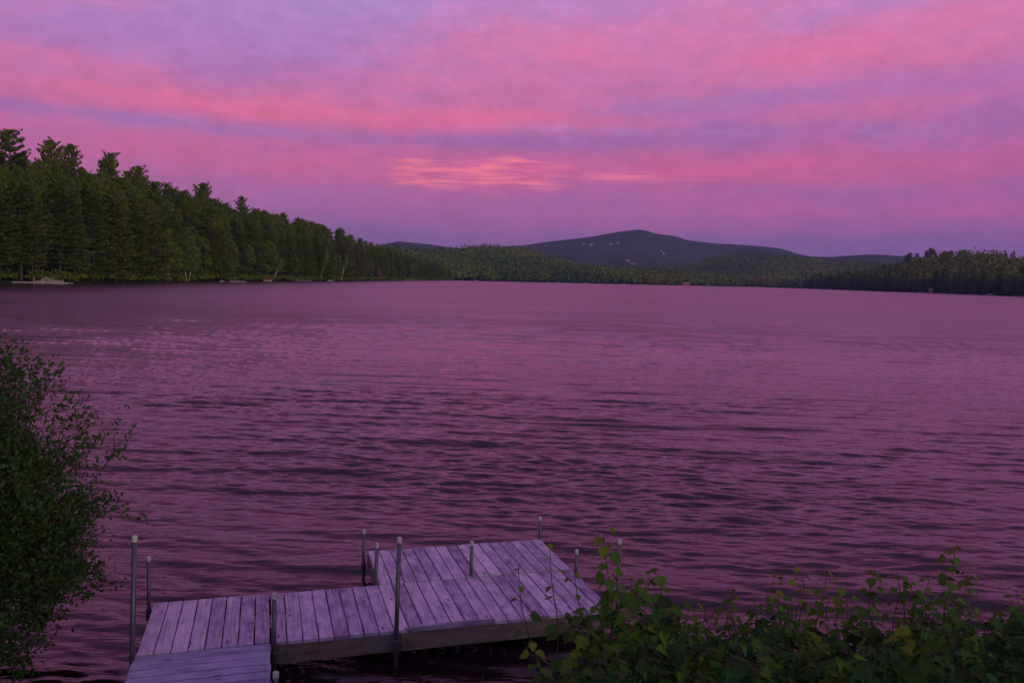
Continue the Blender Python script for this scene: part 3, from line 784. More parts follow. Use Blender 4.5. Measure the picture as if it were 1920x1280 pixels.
# ------------------------------------------------------------------ mountain houses and clearings
def march(px, py, d0=2800, d1=6000):
    r_ = ray(px, py); r_ = r_ / math.hypot(r_[0], r_[1]); ds = np.arange(d0, d1, 8.)
    P = np.column_stack([r_[0] * ds, r_[1] * ds]); z = terrain(P); zz = CAM_H + r_[2] * ds
    i = np.nonzero(z > zz)[0]
    i = i[0] if len(i) else int(np.argmin(zz - z))
    return P[i, 0], P[i, 1], z[i]
def house(name, x, y, z, L, Wd, Hh, label, cat, wallm='white', roofm='roof', rz=0, group=None, nwin=3):
    root = empty(name, (x, y, z), rz); tag(root, label, cat, group)
    b_ = MB(); b_.box((0, 0, Hh / 2 - .6), (1, 0, 0), (0, 1, 0), (L, Wd, Hh + 1.2)); b_.build('wall', M[wallm], root)
    rf = MB(); e = .4; ht = Wd * .38
    V = [(-L / 2 - e, -Wd / 2 - e, Hh - .1), (L / 2 + e, -Wd / 2 - e, Hh - .1), (L / 2 + e, Wd / 2 + e, Hh - .1), (-L / 2 - e, Wd / 2 + e, Hh - .1), (-L / 2 - e, 0, Hh + ht), (L / 2 + e, 0, Hh + ht)]
    rf.add(V, [(0, 1, 5, 4), (2, 3, 4, 5), (0, 4, 3), (1, 2, 5), (3, 2, 1, 0)]); r_ = rf.build('roof', M[roofm], root)
    ch = MB(); ch.box((L * .2, .3, Hh + ht), (1, 0, 0), (0, 1, 0), (.7, .7, 1.6)); ch.build('chimney', M['grey'], r_)
    for i in range(nwin):
        xw = (i - (nwin - 1) / 2) * L / (nwin + .3)
        w_ = MB(); w_.box((xw, -Wd / 2 - .03, Hh * .52), (1, 0, 0), (0, 1, 0), (L / nwin * .45, .06, Hh * .38)); w_.build('window', M['glass'], root)
    d_ = MB(); d_.box((L * .43, -Wd / 2 - .03, 1.05), (1, 0, 0), (0, 1, 0), (.9, .06, 2.0)); d_.build('door', M['grey'], root)
    return root
for px, py, L, Hh, rf_, lab in [
        (1094.5, 459.5, 12, 5, 'pale', 'dim pale house farthest left on the mountain side'),
        (1108, 461, 18, 9, 'orange', 'largest white house on the mountain with an orange roof'),  # roof simply coloured orange
        (1144, 459.5, 12, 5, 'grey', 'small pale house left of the middle pair on the mountain'),
        (1147.5, 460.2, 10, 5, 'grey', 'tiny pale house just below and right of its neighbour on the mountain'),
        (1158.3, 458.5, 13, 6, 'white', 'bright white house directly under the mountain summit'),
        (1239.5, 474, 9, 6, 'white', 'upper of the two small white houses on the right mountain flank'),
        (1244.3, 478, 12, 7, 'white', 'lower and brighter of two small white houses on the right mountain flank')]:
    x, yy, z = march(px, py)
    house('mountain_house', x, yy, z + 2, L * .8, 8, Hh * .85, lab, 'house', roofm=rf_, rz=math.atan2(-x, yy) * 1.0, group='houses on the mountain side')
x, yy, z = march(1176.5, 490.5); house('mountain_house', x, yy, z, 13, 8, 4.5, 'long pale barn in the clearing at the foot of the mountain', 'house', roofm='pale', rz=-.3, group='houses on the mountain side')
def patch_field(name, px0, px1, py0, py1, label):
    n = 9; V = []
    for j in range(3):
        for i in range(n):
            px = px0 + (px1 - px0) * i / (n - 1) + (j - 1) * 1.5; py = py0 + (py1 - py0) * (i / (n - 1)) + j * 1.6
            x, yy, z = march(px, py); V.append((x, yy, z + 1.5))
    F = [(j * n + i, j * n + i + 1, (j + 1) * n + i + 1, (j + 1) * n + i) for j in range(2) for i in range(n - 1)]
    o = link(name, np_mesh(name, V, F), M['field']); tag(o, kind='structure')
patch_field('field', 1180, 1190, 491.5, 494.5, '')

# ------------------------------------------------------------------ small things along the far shores
def far_dock(px0, px1, Y0, deckh, label, matk='pale', posts=4, ph=1.0, group='small docks along the far shore', Wd=1.8, name='far_dock', Y1=None):
    x0, x1 = at(px0, Y0), at(px1, Y1 or Y0); L = math.hypot(x1 - x0, (Y1 or Y0) - Y0)
    root = empty(name, (x0, Y0, 0), math.atan2((Y1 or Y0) - Y0, x1 - x0)); tag(root, label, 'dock', group)
    b_ = MB(); n = max(6, int(L / .5))
    for i in range(n): b_.box((L * (i + .5) / n, Wd / 2, deckh), (1, 0, 0), (0, 1, 0), (L / n - .04, Wd, .08), rng.random())
    b_.build('deck', M[matk], root)
    fr = MB()
    for y_ in (.06, Wd - .06): fr.box((L / 2, y_, deckh - .17), (1, 0, 0), (0, 1, 0), (L, .08, .24))
    fr.build('frame', M[matk], root)
    for i in range(posts):
        p_ = MB(); xx = L * (i + .5) / posts if posts > 1 else L * .95
        p_.tube([(xx, -.08, -1.4), (xx, -.08, deckh + ph * (1 if i % 2 == 0 else .8))], .07, 6); p_.build('post', M[matk], root)
    return root
def boat(px, Y, L, label, hullm='white', rz=0.0, name='moored_boat', cover=None, cabin=False, group='boats moored along the far shore'):
    root = empty(name, (at(px, Y), Y, 0), rz); tag(root, label, 'boat', group)
    N = 9; V, F = [], []
    for i in range(N):
        t = i / (N - 1); x = (t - .5) * L; w_ = L * .17 * (1 - max(0, (t - .45) / .55) ** 2.2) + .02; sh = .62 + .25 * t * t
        for yv, zv in ((-w_, sh), (-w_ * .75, .12), (0, -.15 + .12 * t), (w_ * .75, .12), (w_, sh), (w_ * .86, sh), (0, .22), (-w_ * .86, sh)): V.append((x, yv, zv * L / 5.5))
    for i in range(N - 1):
        for j in range(8): F.append((i * 8 + j, i * 8 + (j + 1) % 8, (i + 1) * 8 + (j + 1) % 8, (i + 1) * 8 + j))
    F += [tuple(range(7, -1, -1)), tuple((N - 1) * 8 + j for j in range(8))]
    b_ = MB(); b_.add(V, F); b_.build('hull', M[hullm], root)
    if cover:
        c_ = MB(); c_.box((-L * .1, 0, .8 * L / 5.5), (1, 0, 0), (0, 1, 0), (L * .5, L * .3, .5 * L / 5.5)); c_.build('boat_cover', M[cover], root)
    s_ = MB(); s_.box((-L * .1, 0, .45 * L / 5.5), (1, 0, 0), (0, 1, 0), (.3, L * .28, .12)); s_.build('seat', M['grey'], root)
    if cabin:
        p_ = MB()
        for a in (-1, 1):
            for c in (-1, 1): p_.tube([(a * L * .16, c * L * .13, .5), (a * L * .16, c * L * .13, 2.0)], .05, 5)
        p_.build('canopy_frame', M['grey'], root)
        t_ = MB(); t_.box((0, 0, 2.05), (1, 0, 0), (0, 1, 0), (L * .42, L * .32, .12)); t_.build('canopy', M[hullm], root)
    return root
# nearest of them: the neighbour's dock in front of a pile of shore rocks
dk = far_dock(55, 128, 184, .55, 'nearest far dock, long pale deck with upright posts at the left shore', 'pale', 4, .95, Wd=2.2)
rp = far_dock(22, 54, 186, .50, 'thin ramp leading from the left wood to the nearest far dock', 'grey', 2, .1, name='dock_ramp', Wd=.9)
rk = np.random.default_rng(12)
def rock(x, y, z, s_, label, group):
    bm_q = np.random.default_rng(int(abs(x * 100)) % 9999); V, F = [], []
    nu, nv = 10, 7
    for j in range(nv):
        for i in range(nu):
            th = math.pi * (j + .02) / (nv - .96); ph = 2 * math.pi * i / nu; r_ = s_ * bm_q.uniform(.8, 1.1)
            V.append((r_ * math.sin(th) * math.cos(ph) * 1.2, r_ * math.sin(th) * math.sin(ph), r_ * math.cos(th) * .75))
    for j in range(nv - 1):
        for i in range(nu): F.append((j * nu + i, j * nu + (i + 1) % nu, (j + 1) * nu + (i + 1) % nu, (j + 1) * nu + i)[::-1])
    F.append(tuple(range(nu))); F.append(tuple((nv - 1) * nu + i for i in range(nu))[::-1])
    b_ = MB(); b_.add(V, F); o = b_.build('shore_rock', M['rock']); o.location = (x, y, z); tag(o, label, 'rock', group)
for i in range(13):
    px = 68 + 44 * i / 12 + rk.uniform(-1, 1); Y_d = 190 + rk.uniform(-.5, 1.5); s_ = rk.uniform(.55, .95)
    rock(at(px, Y_d), Y_d, .15 + rk.uniform(0, .9) * (1 - abs(px - 86) / 40), s_, 'pinkish boulder in the heap behind the nearest far dock', 'boulders behind the nearest far dock')
boat(417, 312, 2.6, 'small white covered boat beside the white dock under the left wood', cover='white', rz=1.3, name='covered_boat')
far_dock(430, 459.5, 305, .5, 'white dock beside the small covered boat under the left wood', 'white', 4, .7)
boat(502, 372, 3.6, 'red and white boat under the leaning birch at the left shore', hullm='white', cover='red', rz=.1)
far_dock(493, 508, 380, .8, 'reddish dock with tall posts behind the red and white boat', 'red', 4, 2.2)
far_dock(551, 584, 425, .45, 'long low grey dock at the left shore with one tall post', 'grey', 3, 1.2)
boat(617.5, 462, 3.0, 'white dinghy left of the orange edged one on the left shore', cover='white', rz=.7)
boat(625, 464, 2.2, 'small rounded white boat right of the white dinghy', cover='white', rz=1.2)
far_dock(688, 744, 640, .4, 'very long low reddish dock at the far end of the left shore', 'red', 3, .4, Y1=720)
boat(748, 730, 3.2, 'white boat tied at the end of the long reddish dock', rz=.2, cover='white')
far_dock(757, 792, 745, .5, 'pale dock carrying a row of upright posts', 'pale', 6, 2.0)
FARB = [(832, 1075, 'tiny white boat at the far left corner of the lake', 'white'), (892, 1125, 'tiny pale boat below the left middle hill', 'white'),
        (1027, 1213, 'small white boat left of the middle of the far shore', 'white'), (1048, 1222, 'white float just right of the middle of the far shore', 'white'),
        (1096, 1243, 'pale boat on the far shore under the mountain left flank', 'white'), (1170, 1282, 'bright white boat on the far shore under the barn', 'white'),
        (1430, 1640, 'small pale boat right of the cottage on the far shore', 'white'), (1526, 1300, 'small boat on the right shore at its far end', 'white'),
        (1557, 1205, 'long bright white boat farthest left of the right shore', 'white'), (1623.5, 1095, 'white boat left of its twin in the middle of the right shore', 'white'),
        (1642, 1062, 'second white boat in the middle of the right shore', 'white'), (1726.5, 885, 'white boat just left of the orange hull', 'white'),
        (1745, 860, 'orange hulled boat on the right shore', 'orange'), (1858, 728, 'white boat near the right edge of the photo', 'white')]
for i, (px, Y, lab, hm) in enumerate(FARB):
    boat(px, Y - 4, 5.5 if px not in (1557, 1858) else 7.5, lab, hm, rz=rk.uniform(-.35, .35), cover='white' if i % 2 else None)
for px0, px1, Y, lab, mk in [(1200, 1214, 1318, 'pale low dock right of the bright boat under the barn', 'pale'), (1268, 1284, 1395, 'pale dock before the cottage on the far shore', 'pale'),
                             (1583, 1597, 1150, 'low grey dock between the long boat and the twin boats', 'grey'), (1756, 1772, 838, 'long pale dock right of the orange boat', 'pale'),
                             (1818, 1836, 765, 'long pale dock with rocks on the right shore', 'pale'), (1902, 1922, 690, 'pale dock at the very right edge of the photo', 'pale'),
                             (1690, 1700, 945, 'small reddish dock in the middle of the right shore', 'red')]:
    far_dock(px0, px1, Y - 6, .5, lab, mk, 3, .6, Wd=2.5)
x = at(1283, 1415); house('lake_cottage', x, 1400, .6, 11, 7, 2.4, 'low cottage with a pinkish roof on the far shore', 'house', 'red', 'red', rz=-.1)
x = at(1744, 872); house('lake_cottage', x + 3, 876, .8, 3.6, 3.2, 2.6, 'small pale cottage behind the orange boat on the right shore', 'house', 'pale', 'pale', rz=-.8)

# ------------------------------------------------------------------ the dock
DZ = .33
dock = empty('dock', (-3.715, 8.549, 0), R(16.6))
tag(dock, 'weathered grey plank dock with steel pipe posts standing in the water', 'dock')
dq = random.Random(8)
UX, UY = (1, 0, 0), (0, 1, 0)
def boards(name, matk, us, v0, v1, along_u=False, z=DZ, label=None, slope=0):
    """boards run along v (local -y); us = start, end, pitch of the row"""
    a, b_, p = us; mb = MB(); sc = MB()
    n = int(round((b_ - a) / p))
    for i in range(n):
        c = a + (i + .5) * p; g_ = dq.uniform(.008, .014) if not along_u else .026; e0 = dq.uniform(-.006, .006); e1 = dq.uniform(-.008, .008); r_ = dq.random()
        L = abs(v1 - v0) + e1; cm = -(v0 + v1) / 2 + e0
        yaw = dq.uniform(-.003, .003); zt = z + dq.uniform(-.002, .002)
        if not along_u:
            mb.box((c, cm, zt - .018), (math.cos(yaw), math.sin(yaw), 0), (-math.sin(yaw), math.cos(yaw), 0), (p - g_, L, .036), r_)
            sp = [(c + s_ * p * .26, cm + t * (L / 2 - .05) + dq.uniform(-.006, .006)) for s_ in (-1, 1) for t in (-1, 1)]
        else:
            zz = z + slope * (c - a)
            mb.box(((v0 + v1) / 2 + e0, -c, zz - .018), (math.cos(yaw), math.sin(yaw), 0), (-math.sin(yaw), math.cos(yaw), 0), (L, p - g_, .036), r_)
            sp = [((v0 + v1) / 2 + t * (L / 2 - .05), -c + s_ * p * .26) for s_ in (-1, 1) for t in (-1, 1)]; zt = zz
        for x_, y_ in sp: sc.lathe((x_, y_, zt), [(.0048, -.004), (.0048, .0012)], 6)
    o = mb.build(name, M[matk], dock); sc.build('screws', M['screw'], o)
    if label: o['label'] = label
    return o
boards('deck_boards', 'deck', (0, 1.176, .147), 0, 1.25, label='purple grey boards of the long walkway, left end')
boards('deck_boards', 'deck', (1.184, 4.712, .147), .008, 1.262, label='purple grey boards of the long walkway, right part')
boards('deck_boards', 'deck', (2.372, 4.694, .1451), -1.165, -.006, z=DZ + .012, label='paler boards of the platform at the far right')
boards('deck_boards', 'deck_blue', (1.268, 4.2, .150), -.015, 1.172, along_u=True, z=DZ - .006, label='bluer boards of the ramp to the bank, laid crosswise', slope=.03)
def beam(name, c, size, mk='beam', rz=0, parent=None, label=None):
    b_ = MB(); b_.box(c, (math.cos(rz), math.sin(rz), 0), (-math.sin(rz), math.cos(rz), 0), size, dq.random()); o = b_.build(name, M[mk], parent or dock)
    if label: o['label'] = label
    return o
BZ = DZ - .036 - .092
beam('rim_beam', ((1.19 + 2.42) / 2, -1.235, BZ), (1.23, .04, .184)); beam('rim_beam', ((2.424 + 4.70) / 2, -1.238, BZ - .002), (2.272, .04, .182))
beam('rim_beam', (.59, -1.225, BZ), (1.176, .04, .184))
beam('rim_beam', (2.35, -.03, BZ), (4.66, .04, .18)); beam('rim_beam', (2.392, .585, BZ + .012), (.04, 1.15, .184), label='pale side beam at the left edge of the platform')
beam('rim_beam', (4.68, .58, BZ + .01), (.04, 1.13, .18)); beam('rim_beam', (3.53, 1.142, BZ + .01), (2.24, .04, .18)); beam('rim_beam', (3.53, .03, BZ + .008), (2.24, .04, .178))
beam('rim_beam', (.025, -.625, BZ), (.04, 1.12, .18)); beam('rim_beam', (4.685, -.63, BZ), (.04, 1.12, .178))
beam('rim_beam', (.02, -2.72, BZ + .03), (.04, 2.85, .16)); beam('rim_beam', (1.14, -2.72, BZ + .03), (.04, 2.85, .16))
for u_ in (.6, 1.15, 1.75, 2.42, 3.0, 3.6, 4.2): beam('joist', (u_, -.64, BZ + .004), (.038, 1.12, .17))
beam('edge_board', (2.96, -1.262, DZ + .004), (.86, .034, .05), 'deck', .004, label='loose trim board nailed along the front edge')
beam('bracket_plate', (2.20, -1.258, BZ + .005), (.30, .006, .15), 'plate'); beam('bracket_plate', (1.30, -1.262, BZ - .03), (.16, .006, .12), 'plate')
POSTS = [(-.02, 1.34, 1.15, .03, 0, 'tall post at the left front corner of the walkway', .029), (-.05, -.03, .51, 0, 0, 'short post at the left rear corner of the walkway', .025),
         (1.21, 1.31, .51, 0, 0, 'short post at the corner between walkway and ramp', .027), (2.31, -1.0, .36, 0, 0, 'rear post at the far left corner of the platform', .025),
         (2.335, -.035, .49, .012, 0, 'post at the inner corner of walkway and platform', .026), (2.37, 1.315, .97, .015, 0, 'tall post in the middle of the walkway front edge', .029),
         (3.46, -.05, .43, 0, 0, 'short post through the middle of the platform', .026), (4.69, -1.19, .33, 0, 0, 'post at the far right corner of the platform', .024),
         (4.725, .10, .29, 0, 0, 'short post at the right end of the platform', .026), (4.735, 1.3, .79, 0, 0, 'post at the right front corner behind the leaves', .026),
         (1.215, 2.2, .165, 0, 0, 'low post beside the ramp at the bottom edge of the photo', .029)]
for u_, v_, ht, lean, lb, lab, r_ in POSTS:
    p_ = MB(); zt = DZ + ht - .05
    p_.tube([(u_ - lean * .8, -v_, -1.6), (u_, -v_, DZ), (u_ + lean, -v_, zt)], r_ * .78, 12)
    o = p_.build('post', M['pipe'], dock, True); o['label'] = lab
    c_ = MB(); rr_ = r_ * .9
    c_.lathe((u_ + lean, -v_, zt - .02), [(rr_ * .96, 0), (rr_, .006), (rr_, .046), (rr_ * .86, .055), (rr_ * .4, .058)], 14); c_.build('cap', M['cap'], o, True)
    b_ = MB(); b_.lathe((u_, -v_, DZ - .20), [(r_ * 1.05, 0), (r_ * 1.18, .004), (r_ * 1.18, .12), (r_ * 1.05, .125)], 12)
    b_.tube([(u_ + r_ * .5, -v_ - .005, DZ - .10), (u_ + .11, -v_ - .012, DZ - .095)], .006, 6); b_.tube([(u_ + .11, -v_ - .012, DZ - .125), (u_ + .11, -v_ - .012, DZ - .07)], .006, 6)
    b_.build('clamp', M['pipe'], o)

# ------------------------------------------------------------------ big shrub at the left edge
def grow(q, p, d, L, r0, depth, out, tips, droop=0.0, split=(3, 5), spread=.5):
    """recursive twigs; out gets polylines, tips gets leaf spots with directions"""
    n = 5; pts = [p]; dd = d / np.linalg.norm(d)
    for i in range(n):
        dd = dd + q.normal(0, .10, 3) + np.array([0, 0, .05 - droop]); dd /= np.linalg.norm(dd)
        pts.append(pts[-1] + dd * L / n)
    out.append((pts, np.linspace(r0, r0 * .45, n + 1)))
    if depth == 0:
        for i in range(1, n + 1): tips.append((pts[i], dd))
        return
    for j in range(q.integers(*split)):
        t = q.uniform(.3, 1.0); i = min(n - 1, int(t * n)); base = pts[i] + (pts[i + 1] - pts[i]) * (t * n - i)
        d2 = dd + q.normal(0, spread, 3); grow(q, base, d2, L * q.uniform(.5, .72), r0 * .5, depth - 1, out, tips, droop, split, spread)
LEAF_OVAL = [(0, 0, 0), (.28, -.22, .03), (.68, -.19, .03), (1, 0, -.05), (.68, .19, .03), (.28, .22, .03)]
def leaves(name, tips, per, size, matk, seed, parent, T=LEAF_OVAL, spread=.07, up=.5):
    q = np.random.default_rng(seed); P0 = np.array([t[0] for t in tips]); D0 = np.array([t[1] for t in tips])
    P = np.repeat(P0, per, 0) + q.normal(0, spread, (len(P0) * per, 3)); Ax = np.repeat(D0, per, 0) + q.normal(0, .7, P.shape)
    Nn = q.normal(0, .6, P.shape) + [0, -.25, up]; Sc = q.uniform(.65, 1.2, len(P)) * size
    k_ = len(T); V = stamp(T, P, Nn, Ax, Sc)
    r_ = np.repeat(np.clip(np.repeat(q.uniform(.1, .9, len(P0)), per) * .6 + q.uniform(0, .4, len(P)), 0, 1), k_)
    return link(name, np_mesh(name, V, faces_of([list(range(k_))], len(P), k_), r_), M[matk], parent)
bq = np.random.default_rng(14)
bush = empty('shoreline_shrub', (-5.70, 7.5, .3)); tag(bush, 'big dark twiggy shrub leaning over the water at the left edge', 'shrub')
out, tips = [], []
for i in range(64):
    an = bq.uniform(-math.pi, math.pi); tilt = bq.uniform(.05, .95)
    d = np.array([math.cos(an) * tilt, math.sin(an) * tilt * .8, 1.0 - .25 * tilt]); L = bq.uniform(1.2, 1.9)
    grow(bq, np.array([bq.normal(0, .25), bq.normal(0, .25), 0.]), d, L, .022, 3, out, tips, .0, (3, 6), .42)
for i in range(16):
    d = np.array([1.0, bq.uniform(-.3, .5), bq.uniform(.05, .9)]); grow(bq, np.array([bq.normal(0, .2), bq.normal(0, .2), .15]), d, bq.uniform(.95, 1.25), .018, 3, out, tips, .0, (3, 6), .42)
BC, BR = np.array([.35, 0, 1.45]), np.array([2.1, 1.6, 1.82])
inside = lambda p: (((p - BC) / BR) ** 2).sum() < (.88 + .16 * math.sin(p[0] * 5 + p[2] * 4) * math.cos(p[1] * 6 + p[2] * 3)) ** 2
out = [o_ for o_ in out if inside(o_[0][-1])]; tips = [t_ for t_ in tips if inside(t_[0])]
tb = MB()
for pts, rad in out: tb.tube(pts, rad, 4 if rad[0] > .008 else 3, cap=False)
tb.build('branches', M['twig'], bush)
print('bush tips', len(tips), 'twigs', len(out))
bt = [tips[i] for i in bq.permutation(len(tips))[:14000]]
leaves('leaves', bt, 5, .056, 'bush', 15, bush, spread=.045)

low = empty('low_shrub', (-4.75, 7.05, .05)); tag(low, 'small dense dark shrub in the shadow at the foot of the big left shrub', 'shrub')
out, tips = [], []
for i in range(26):
    an = bq.uniform(-math.pi, math.pi); tl = bq.uniform(.1, 1.0)
    grow(bq, np.array([bq.normal(0, .2), bq.normal(0, .2), 0.]), np.array([math.cos(an) * tl, math.sin(an) * tl, .8]), bq.uniform(.4, .65), .01, 2, out, tips, .0, (3, 6), .45)
tb = MB()
for pts, rad in out: tb.tube(pts, rad, 3, cap=False)
tb.build('branches', M['twig'], low)
leaves('leaves', tips, 4, .05, 'bush', 16, low, spread=.05)

# ------------------------------------------------------------------ plants on the near bank
HEART = [(0, 0, 0), (-.10, -.28, .05), (.12, -.50, .04), (.48, -.42, .0), (.80, -.18, -.06), (1.08, 0, -.16), (.80, .18, -.06), (.48, .42, .0), (.12, .50, .04), (-.10, .28, .05)]
LOBED = [(0, 0, 0), (-.08, -.22, .03), (.12, -.62, -.03), (.35, -.36, .03), (.62, -.55, -.05), (.68, -.20, .02), (1.15, 0, -.12), (.68, .20, .02), (.62, .55, -.05), (.35, .36, .03), (.12, .62, -.03), (-.08, .22, .03)]
def shoot(px, Y, py_top, label, cat='vine', name='climbing_vine', T=HEART, size=.085, matk='vine', red=True, n=None, bend=0.0, group=None, side=2, seed=0, dens=1.0):
    """upright leafy shoot whose tip stands at depth Y, seen at column px, row py_top"""
    q = np.random.default_rng(seed * 7 + int(px)); r_ = ray(px, py_top); tip = np.array([0, 0, CAM_H]) + r_ * Y / r_[1]
    bx, by = tip[0] - bend, Y - .15; gz_ = max(float(terrain([[bx, by]])[0]), .1)
    root = empty(name, (bx, by, gz_)); tag(root, label, cat, group)
    hgt = tip[2] - gz_; N = 14
    P = [np.array([bend * (i / N) ** 2 + .03 * math.sin(i * .9 + px), .15 * i / N, hgt * i / N]) for i in range(N + 1)]
    st = MB(); st.tube(P, np.linspace(.009, .002, N + 1), 5)
    lp, la, ln_, ls = [], [], [], []
    cnt = int(n * 1.6) if n else int(hgt / .021 * dens)
    def twig(pts, n_, s0, taper=True):
        for i in range(n_):
            t = (i + .6) / n_; j = min(len(pts) - 2, int(t * (len(pts) - 1))); p = pts[j] + (pts[j + 1] - pts[j]) * (t * (len(pts) - 1) - j)
            an = i * 2.4 + q.normal(0, .5); out_ = np.array([math.cos(an), math.sin(an) * .9, .25]); pl = q.uniform(.02, .085) * (1 - .4 * t)
            e = p + out_ * pl; st.tube([p, e], [.0018, .0012], 3, cap=False)
            droop = np.array([out_[0], out_[1], q.uniform(-1.1, -.2)])
            lp.append(e); la.append(droop); ln_.append(out_ * q.uniform(.3, .9) + [0, -.25, .7] + q.normal(0, .25, 3)); ls.append(s0 * q.uniform(.55, 1.2) * ((1 - .5 * t ** 4) if taper else 1))
    twig(P, cnt, size)
    for s_ in range(side):
        t = q.uniform(.25, .85); i = int(t * N); an = q.uniform(0, 6.28); L = q.uniform(.2, .42) * min(1.2, hgt)
        pts = [P[i]]; d = np.array([math.cos(an), math.sin(an) * .7, .9])
        for _ in range(6): d = d + q.normal(0, .12, 3); d /= np.linalg.norm(d); pts.append(pts[-1] + d * L / 6)
        st.tube(pts, np.linspace(.004, .0015, 7), 4); twig(pts, int(L / .022 * dens), size * .85)
    st.build('stem', M['stem'], root)
    k_ = len(T); V = stamp(T, np.array(lp), np.array(ln_), np.array(la), np.array(ls)); nL = len(lp)
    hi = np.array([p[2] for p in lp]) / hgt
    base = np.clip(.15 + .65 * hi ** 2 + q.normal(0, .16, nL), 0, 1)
    F = faces_of([[0, i, i + 1] for i in range(1, k_ - 1)] + [[0, k_ - 1, 1]], nL, k_)
    yng = (hi > .93) & (q.random(nL) < .6)
    rib = np.zeros(k_); rib[0] = .3; rib[k_ // 2] = .14
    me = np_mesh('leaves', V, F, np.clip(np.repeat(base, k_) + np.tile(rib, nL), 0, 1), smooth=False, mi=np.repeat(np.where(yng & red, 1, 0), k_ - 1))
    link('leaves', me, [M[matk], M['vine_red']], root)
    return root
SH = [  # px, depth, top row, label, kwargs
    (968, 4.6, 1058, 'thin vine with hanging heart shaped leaves in front of the dock, leftmost', dict(bend=-.25, size=.085, side=0, n=13)),
    (1042, 4.5, 1010, 'slim vine with sparse heart shaped leaves over the right end of the dock', dict(size=.085, side=1, n=15)),
    (1085, 4.7, 1068, 'dense vine with large heart shaped leaves beside the dock corner', dict(size=.075, side=1, dens=.5)),
    (1142, 4.4, 988, 'tallest sprig with reddish young tips right of the dock', dict(size=.085, side=3, dens=1.2)),
    (1192, 4.8, 1085, 'leafy sprout close to the right of the tallest sprig', dict(size=.09)),
    (1235, 4.7, 1065, 'dark broad leaved sprout beyond the tallest sprig', dict(size=.11, T=LOBED, red=False, dens=.6)),
    (1312, 4.3, 1120, 'low sprout with rounded leaves in the middle of the bank plants', dict(size=.10, T=LOBED)),
    (1370, 4.6, 1120, 'yellowish sprout with upright leaves, first right of the gap', dict(size=.07, dens=1.3)),
    (1410, 4.8, 1135, 'small green sprout between two yellowish ones', dict(size=.07)),
    (1470, 4.6, 1072, 'yellow green sprig with a reddish tip left of centre right', dict(size=.075, dens=1.3)),
    (1498, 4.4, 1062, 'thin sprig with narrow hanging leaves beside the reddish tipped one', dict(size=.06, side=1)),
    (1541, 4.6, 1062, 'upright sprig whose top leaves form a small column', dict(size=.065)),
    (1580, 4.4, 1100, 'bushy dark green sprout between two upright sprigs', dict(size=.09, T=LOBED)),
    (1640, 4.6, 1068, 'sprig with one broad rounded leaf below its tip', dict(size=.085)),
    (1688, 4.5, 1066, 'slender sprig with tiny tip leaves over the water', dict(size=.055, side=1)),
    (1735, 4.7, 1085, 'short sprig just left of the tall one on the right', dict(size=.07)),
    (1780, 4.3, 1026, 'tall sprig with yellow green leaves rising highest on the right', dict(size=.075, side=3, dens=1.3)),
    (1812, 4.5, 1078, 'sprig leaning right beside the tall one on the right', dict(size=.07, bend=.12)),
    (1868, 4.6, 1145, 'low green sprout near the right edge of the photo', dict(size=.085)),
    (1900, 4.4, 1105, 'pointed sprout at the right edge of the photo', dict(size=.075)),
    (905, 4.5, 1262, 'tiny pale green shoot at the bottom edge below the dock', dict(size=.06, n=7, side=0)),
    (1010, 3.9, 1200, 'low vine with drooping leaves in front of the dark water', dict(size=.09, bend=-.1)),
    (1100, 4.0, 1185, 'wide leaved sprout under the dock corner', dict(size=.11, T=LOBED)),
    (1170, 4.0, 1160, 'dark green sprout low in the bank growth right of the dock', dict(size=.11)),
    (1260, 3.9, 1165, 'big leaved sprout low in the middle of the bank growth', dict(size=.115, T=LOBED, red=False, dens=.6)),
    (1430, 3.8, 1180, 'sprout with large bright pointed leaves at the front of the bank', dict(size=.12, T=LOBED, red=False, dens=.6)),
    (1530, 4.0, 1180, 'dim leafy sprout low between the two bright ones', dict(size=.10)),
    (1700, 4.0, 1170, 'dim round leaved sprout low on the right of the bank', dict(size=.10)),
    (1840, 3.9, 1185, 'broad leaved sprout low at the right of the bank', dict(size=.12, T=LOBED, red=False, dens=.6)),
]
POINTED = [(0, 0, 0), (.10, -.20, .04), (.38, -.30, .03), (.70, -.17, -.03), (1.15, 0, -.14), (.70, .17, -.03), (.38, .30, .03), (.10, .20, .04)]
sq = random.Random(19)
for i in range(26):
    px = 1180 + 730 * (i + sq.random()) / 26
    yy_, T_ = sq.uniform(4.2, 5.6), sq.choice([POINTED, POINTED, HEART])
    lb = 'slim ' + ('pointed' if T_ is POINTED else 'heart') + ' leaved sprig ' + ('in front ' if yy_ < 4.75 else 'behind ') + seg(
        [(1260, 'just right of the dock corner'), (1360, 'right of the tallest dockside sprig'), (1440, 'under the first yellowish sprout'), (1520, 'by the reddish tipped sprig'),
         (1600, 'around the upright columnar sprig'), (1690, 'by the sprig with one broad leaf'), (1760, 'left of the tall right hand sprig'), (1840, 'right of the tall right hand sprig'), (3000, 'at the right edge of the photo')], px)
    SH.append((px, yy_, sq.uniform(1098, 1150), lb, dict(T=T_, size=sq.uniform(.05, .075), side=1, red=sq.random() < .3, dens=.8, group='slim sprigs of the bank growth')))
for i, (px, Y, top, lab, kw) in enumerate(SH):
    kw.setdefault('group', 'leafy shoots on the near bank')
    shoot(px, Y, top, lab, cat='leafy shoot', name='leafy_shoot', seed=i, **kw)

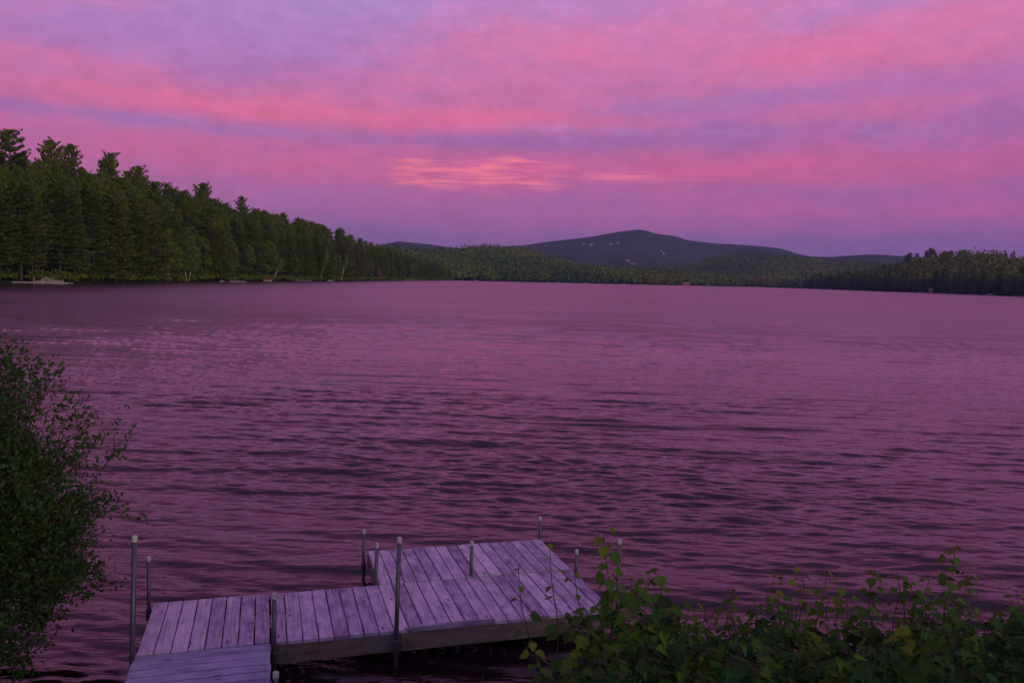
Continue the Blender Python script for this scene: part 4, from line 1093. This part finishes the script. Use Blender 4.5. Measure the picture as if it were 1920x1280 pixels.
# low growth filling the bank between them
uq = np.random.default_rng(33)
n = 42000; X_ = uq.uniform(-.2, 6.6, n); Y_d = uq.uniform(3.0, 6.9, n)
gz_ = np.maximum(terrain(np.column_stack([X_, Y_d])), .02)
pc = 960 + FPX * X_ / Y_d
dep = np.interp(pc, [940, 985, 1040, 1120, 1230, 1350, 1500, 1700, 1850, 1950], [.56, .54, .51, .45, .415, .425, .43, .425, .42, .405])
dep = dep + .012 + .030 * np.sin(X_ * 7 + Y_d * 3) * np.sin(X_ * 3.1 - Y_d * 5) + .012 * np.sin(X_ * 17 + 1) + .02 * np.clip(Y_d - 5, 0, 2)
ztop = CAM_H - Y_d * dep
Zc = gz_ + (ztop - gz_) * uq.uniform(.05, 1.0, n) ** .55
ok = (ztop > gz_ + .05) & (pc > 985) & (pc < 2150)
P = np.column_stack([X_, Y_d, Zc])[ok]
half = uq.random(len(P)) < .75
for nm, T, sel, sz_, lab in (('undergrowth', POINTED, half, .055, 'tangle of low green leaves covering the near bank'), ('weeds', LOBED, ~half, .062, 'coarse lobed weeds mixed through the bank growth')):
    Q = P[sel]; m_ = len(Q); Ax = uq.normal(0, 1, (m_, 3)) * [1, 1, .5] + [0, -.2, -.25]; Nn = uq.normal(0, .45, (m_, 3)) + [0, -.25, 1]
    k_ = len(T); V = stamp(T, Q, Nn, Ax, uq.uniform(.55, 1.3, m_) * sz_)
    F = faces_of([[0, i, i + 1] for i in range(1, k_ - 1)] + [[0, k_ - 1, 1]], m_, k_)
    o = link(nm, np_mesh(nm, V, F, np.clip(np.repeat(uq.random(m_) ** 1.5, k_) + np.tile(np.eye(k_)[0] * .25, m_), 0, 1)), M['under']); tag(o, lab, 'undergrowth', kind='stuff')

# ------------------------------------------------------------------ haze over the lake and hills
hz = MB(); hz.add([(-7600, -60, -8), (7600, -60, -8), (7600, 6900, -8), (-7600, 6900, -8), (-7600, -60, 420), (7600, -60, 420), (7600, 6900, 420), (-7600, 6900, 420)],
                  [(3, 2, 1, 0), (4, 5, 6, 7), (0, 1, 5, 4), (1, 2, 6, 5), (2, 3, 7, 6), (3, 0, 4, 7)])
m = bpy.data.materials.new('haze_air'); m.use_nodes = True; k = NT(m.node_tree); k.n.clear()
pv = k.node('ShaderNodeVolumePrincipled'); pv.inputs['Color'].default_value = (.38, .50, .98, 1); pv.inputs['Density'].default_value = .000065; pv.inputs['Anisotropy'].default_value = 0
mo = k.node('ShaderNodeOutputMaterial'); k.l.new(pv.outputs[0], mo.inputs['Volume'])
o = hz.build('haze', m); tag(o, kind='stuff')

# prototypes never placed are dropped
for pr in PINES + BROADS + [BIRCH, PK]:
    if pr.name not in USED:
        for ch in KIDS.get(pr.name, []): bpy.data.objects.remove(ch)
        bpy.data.objects.remove(pr)
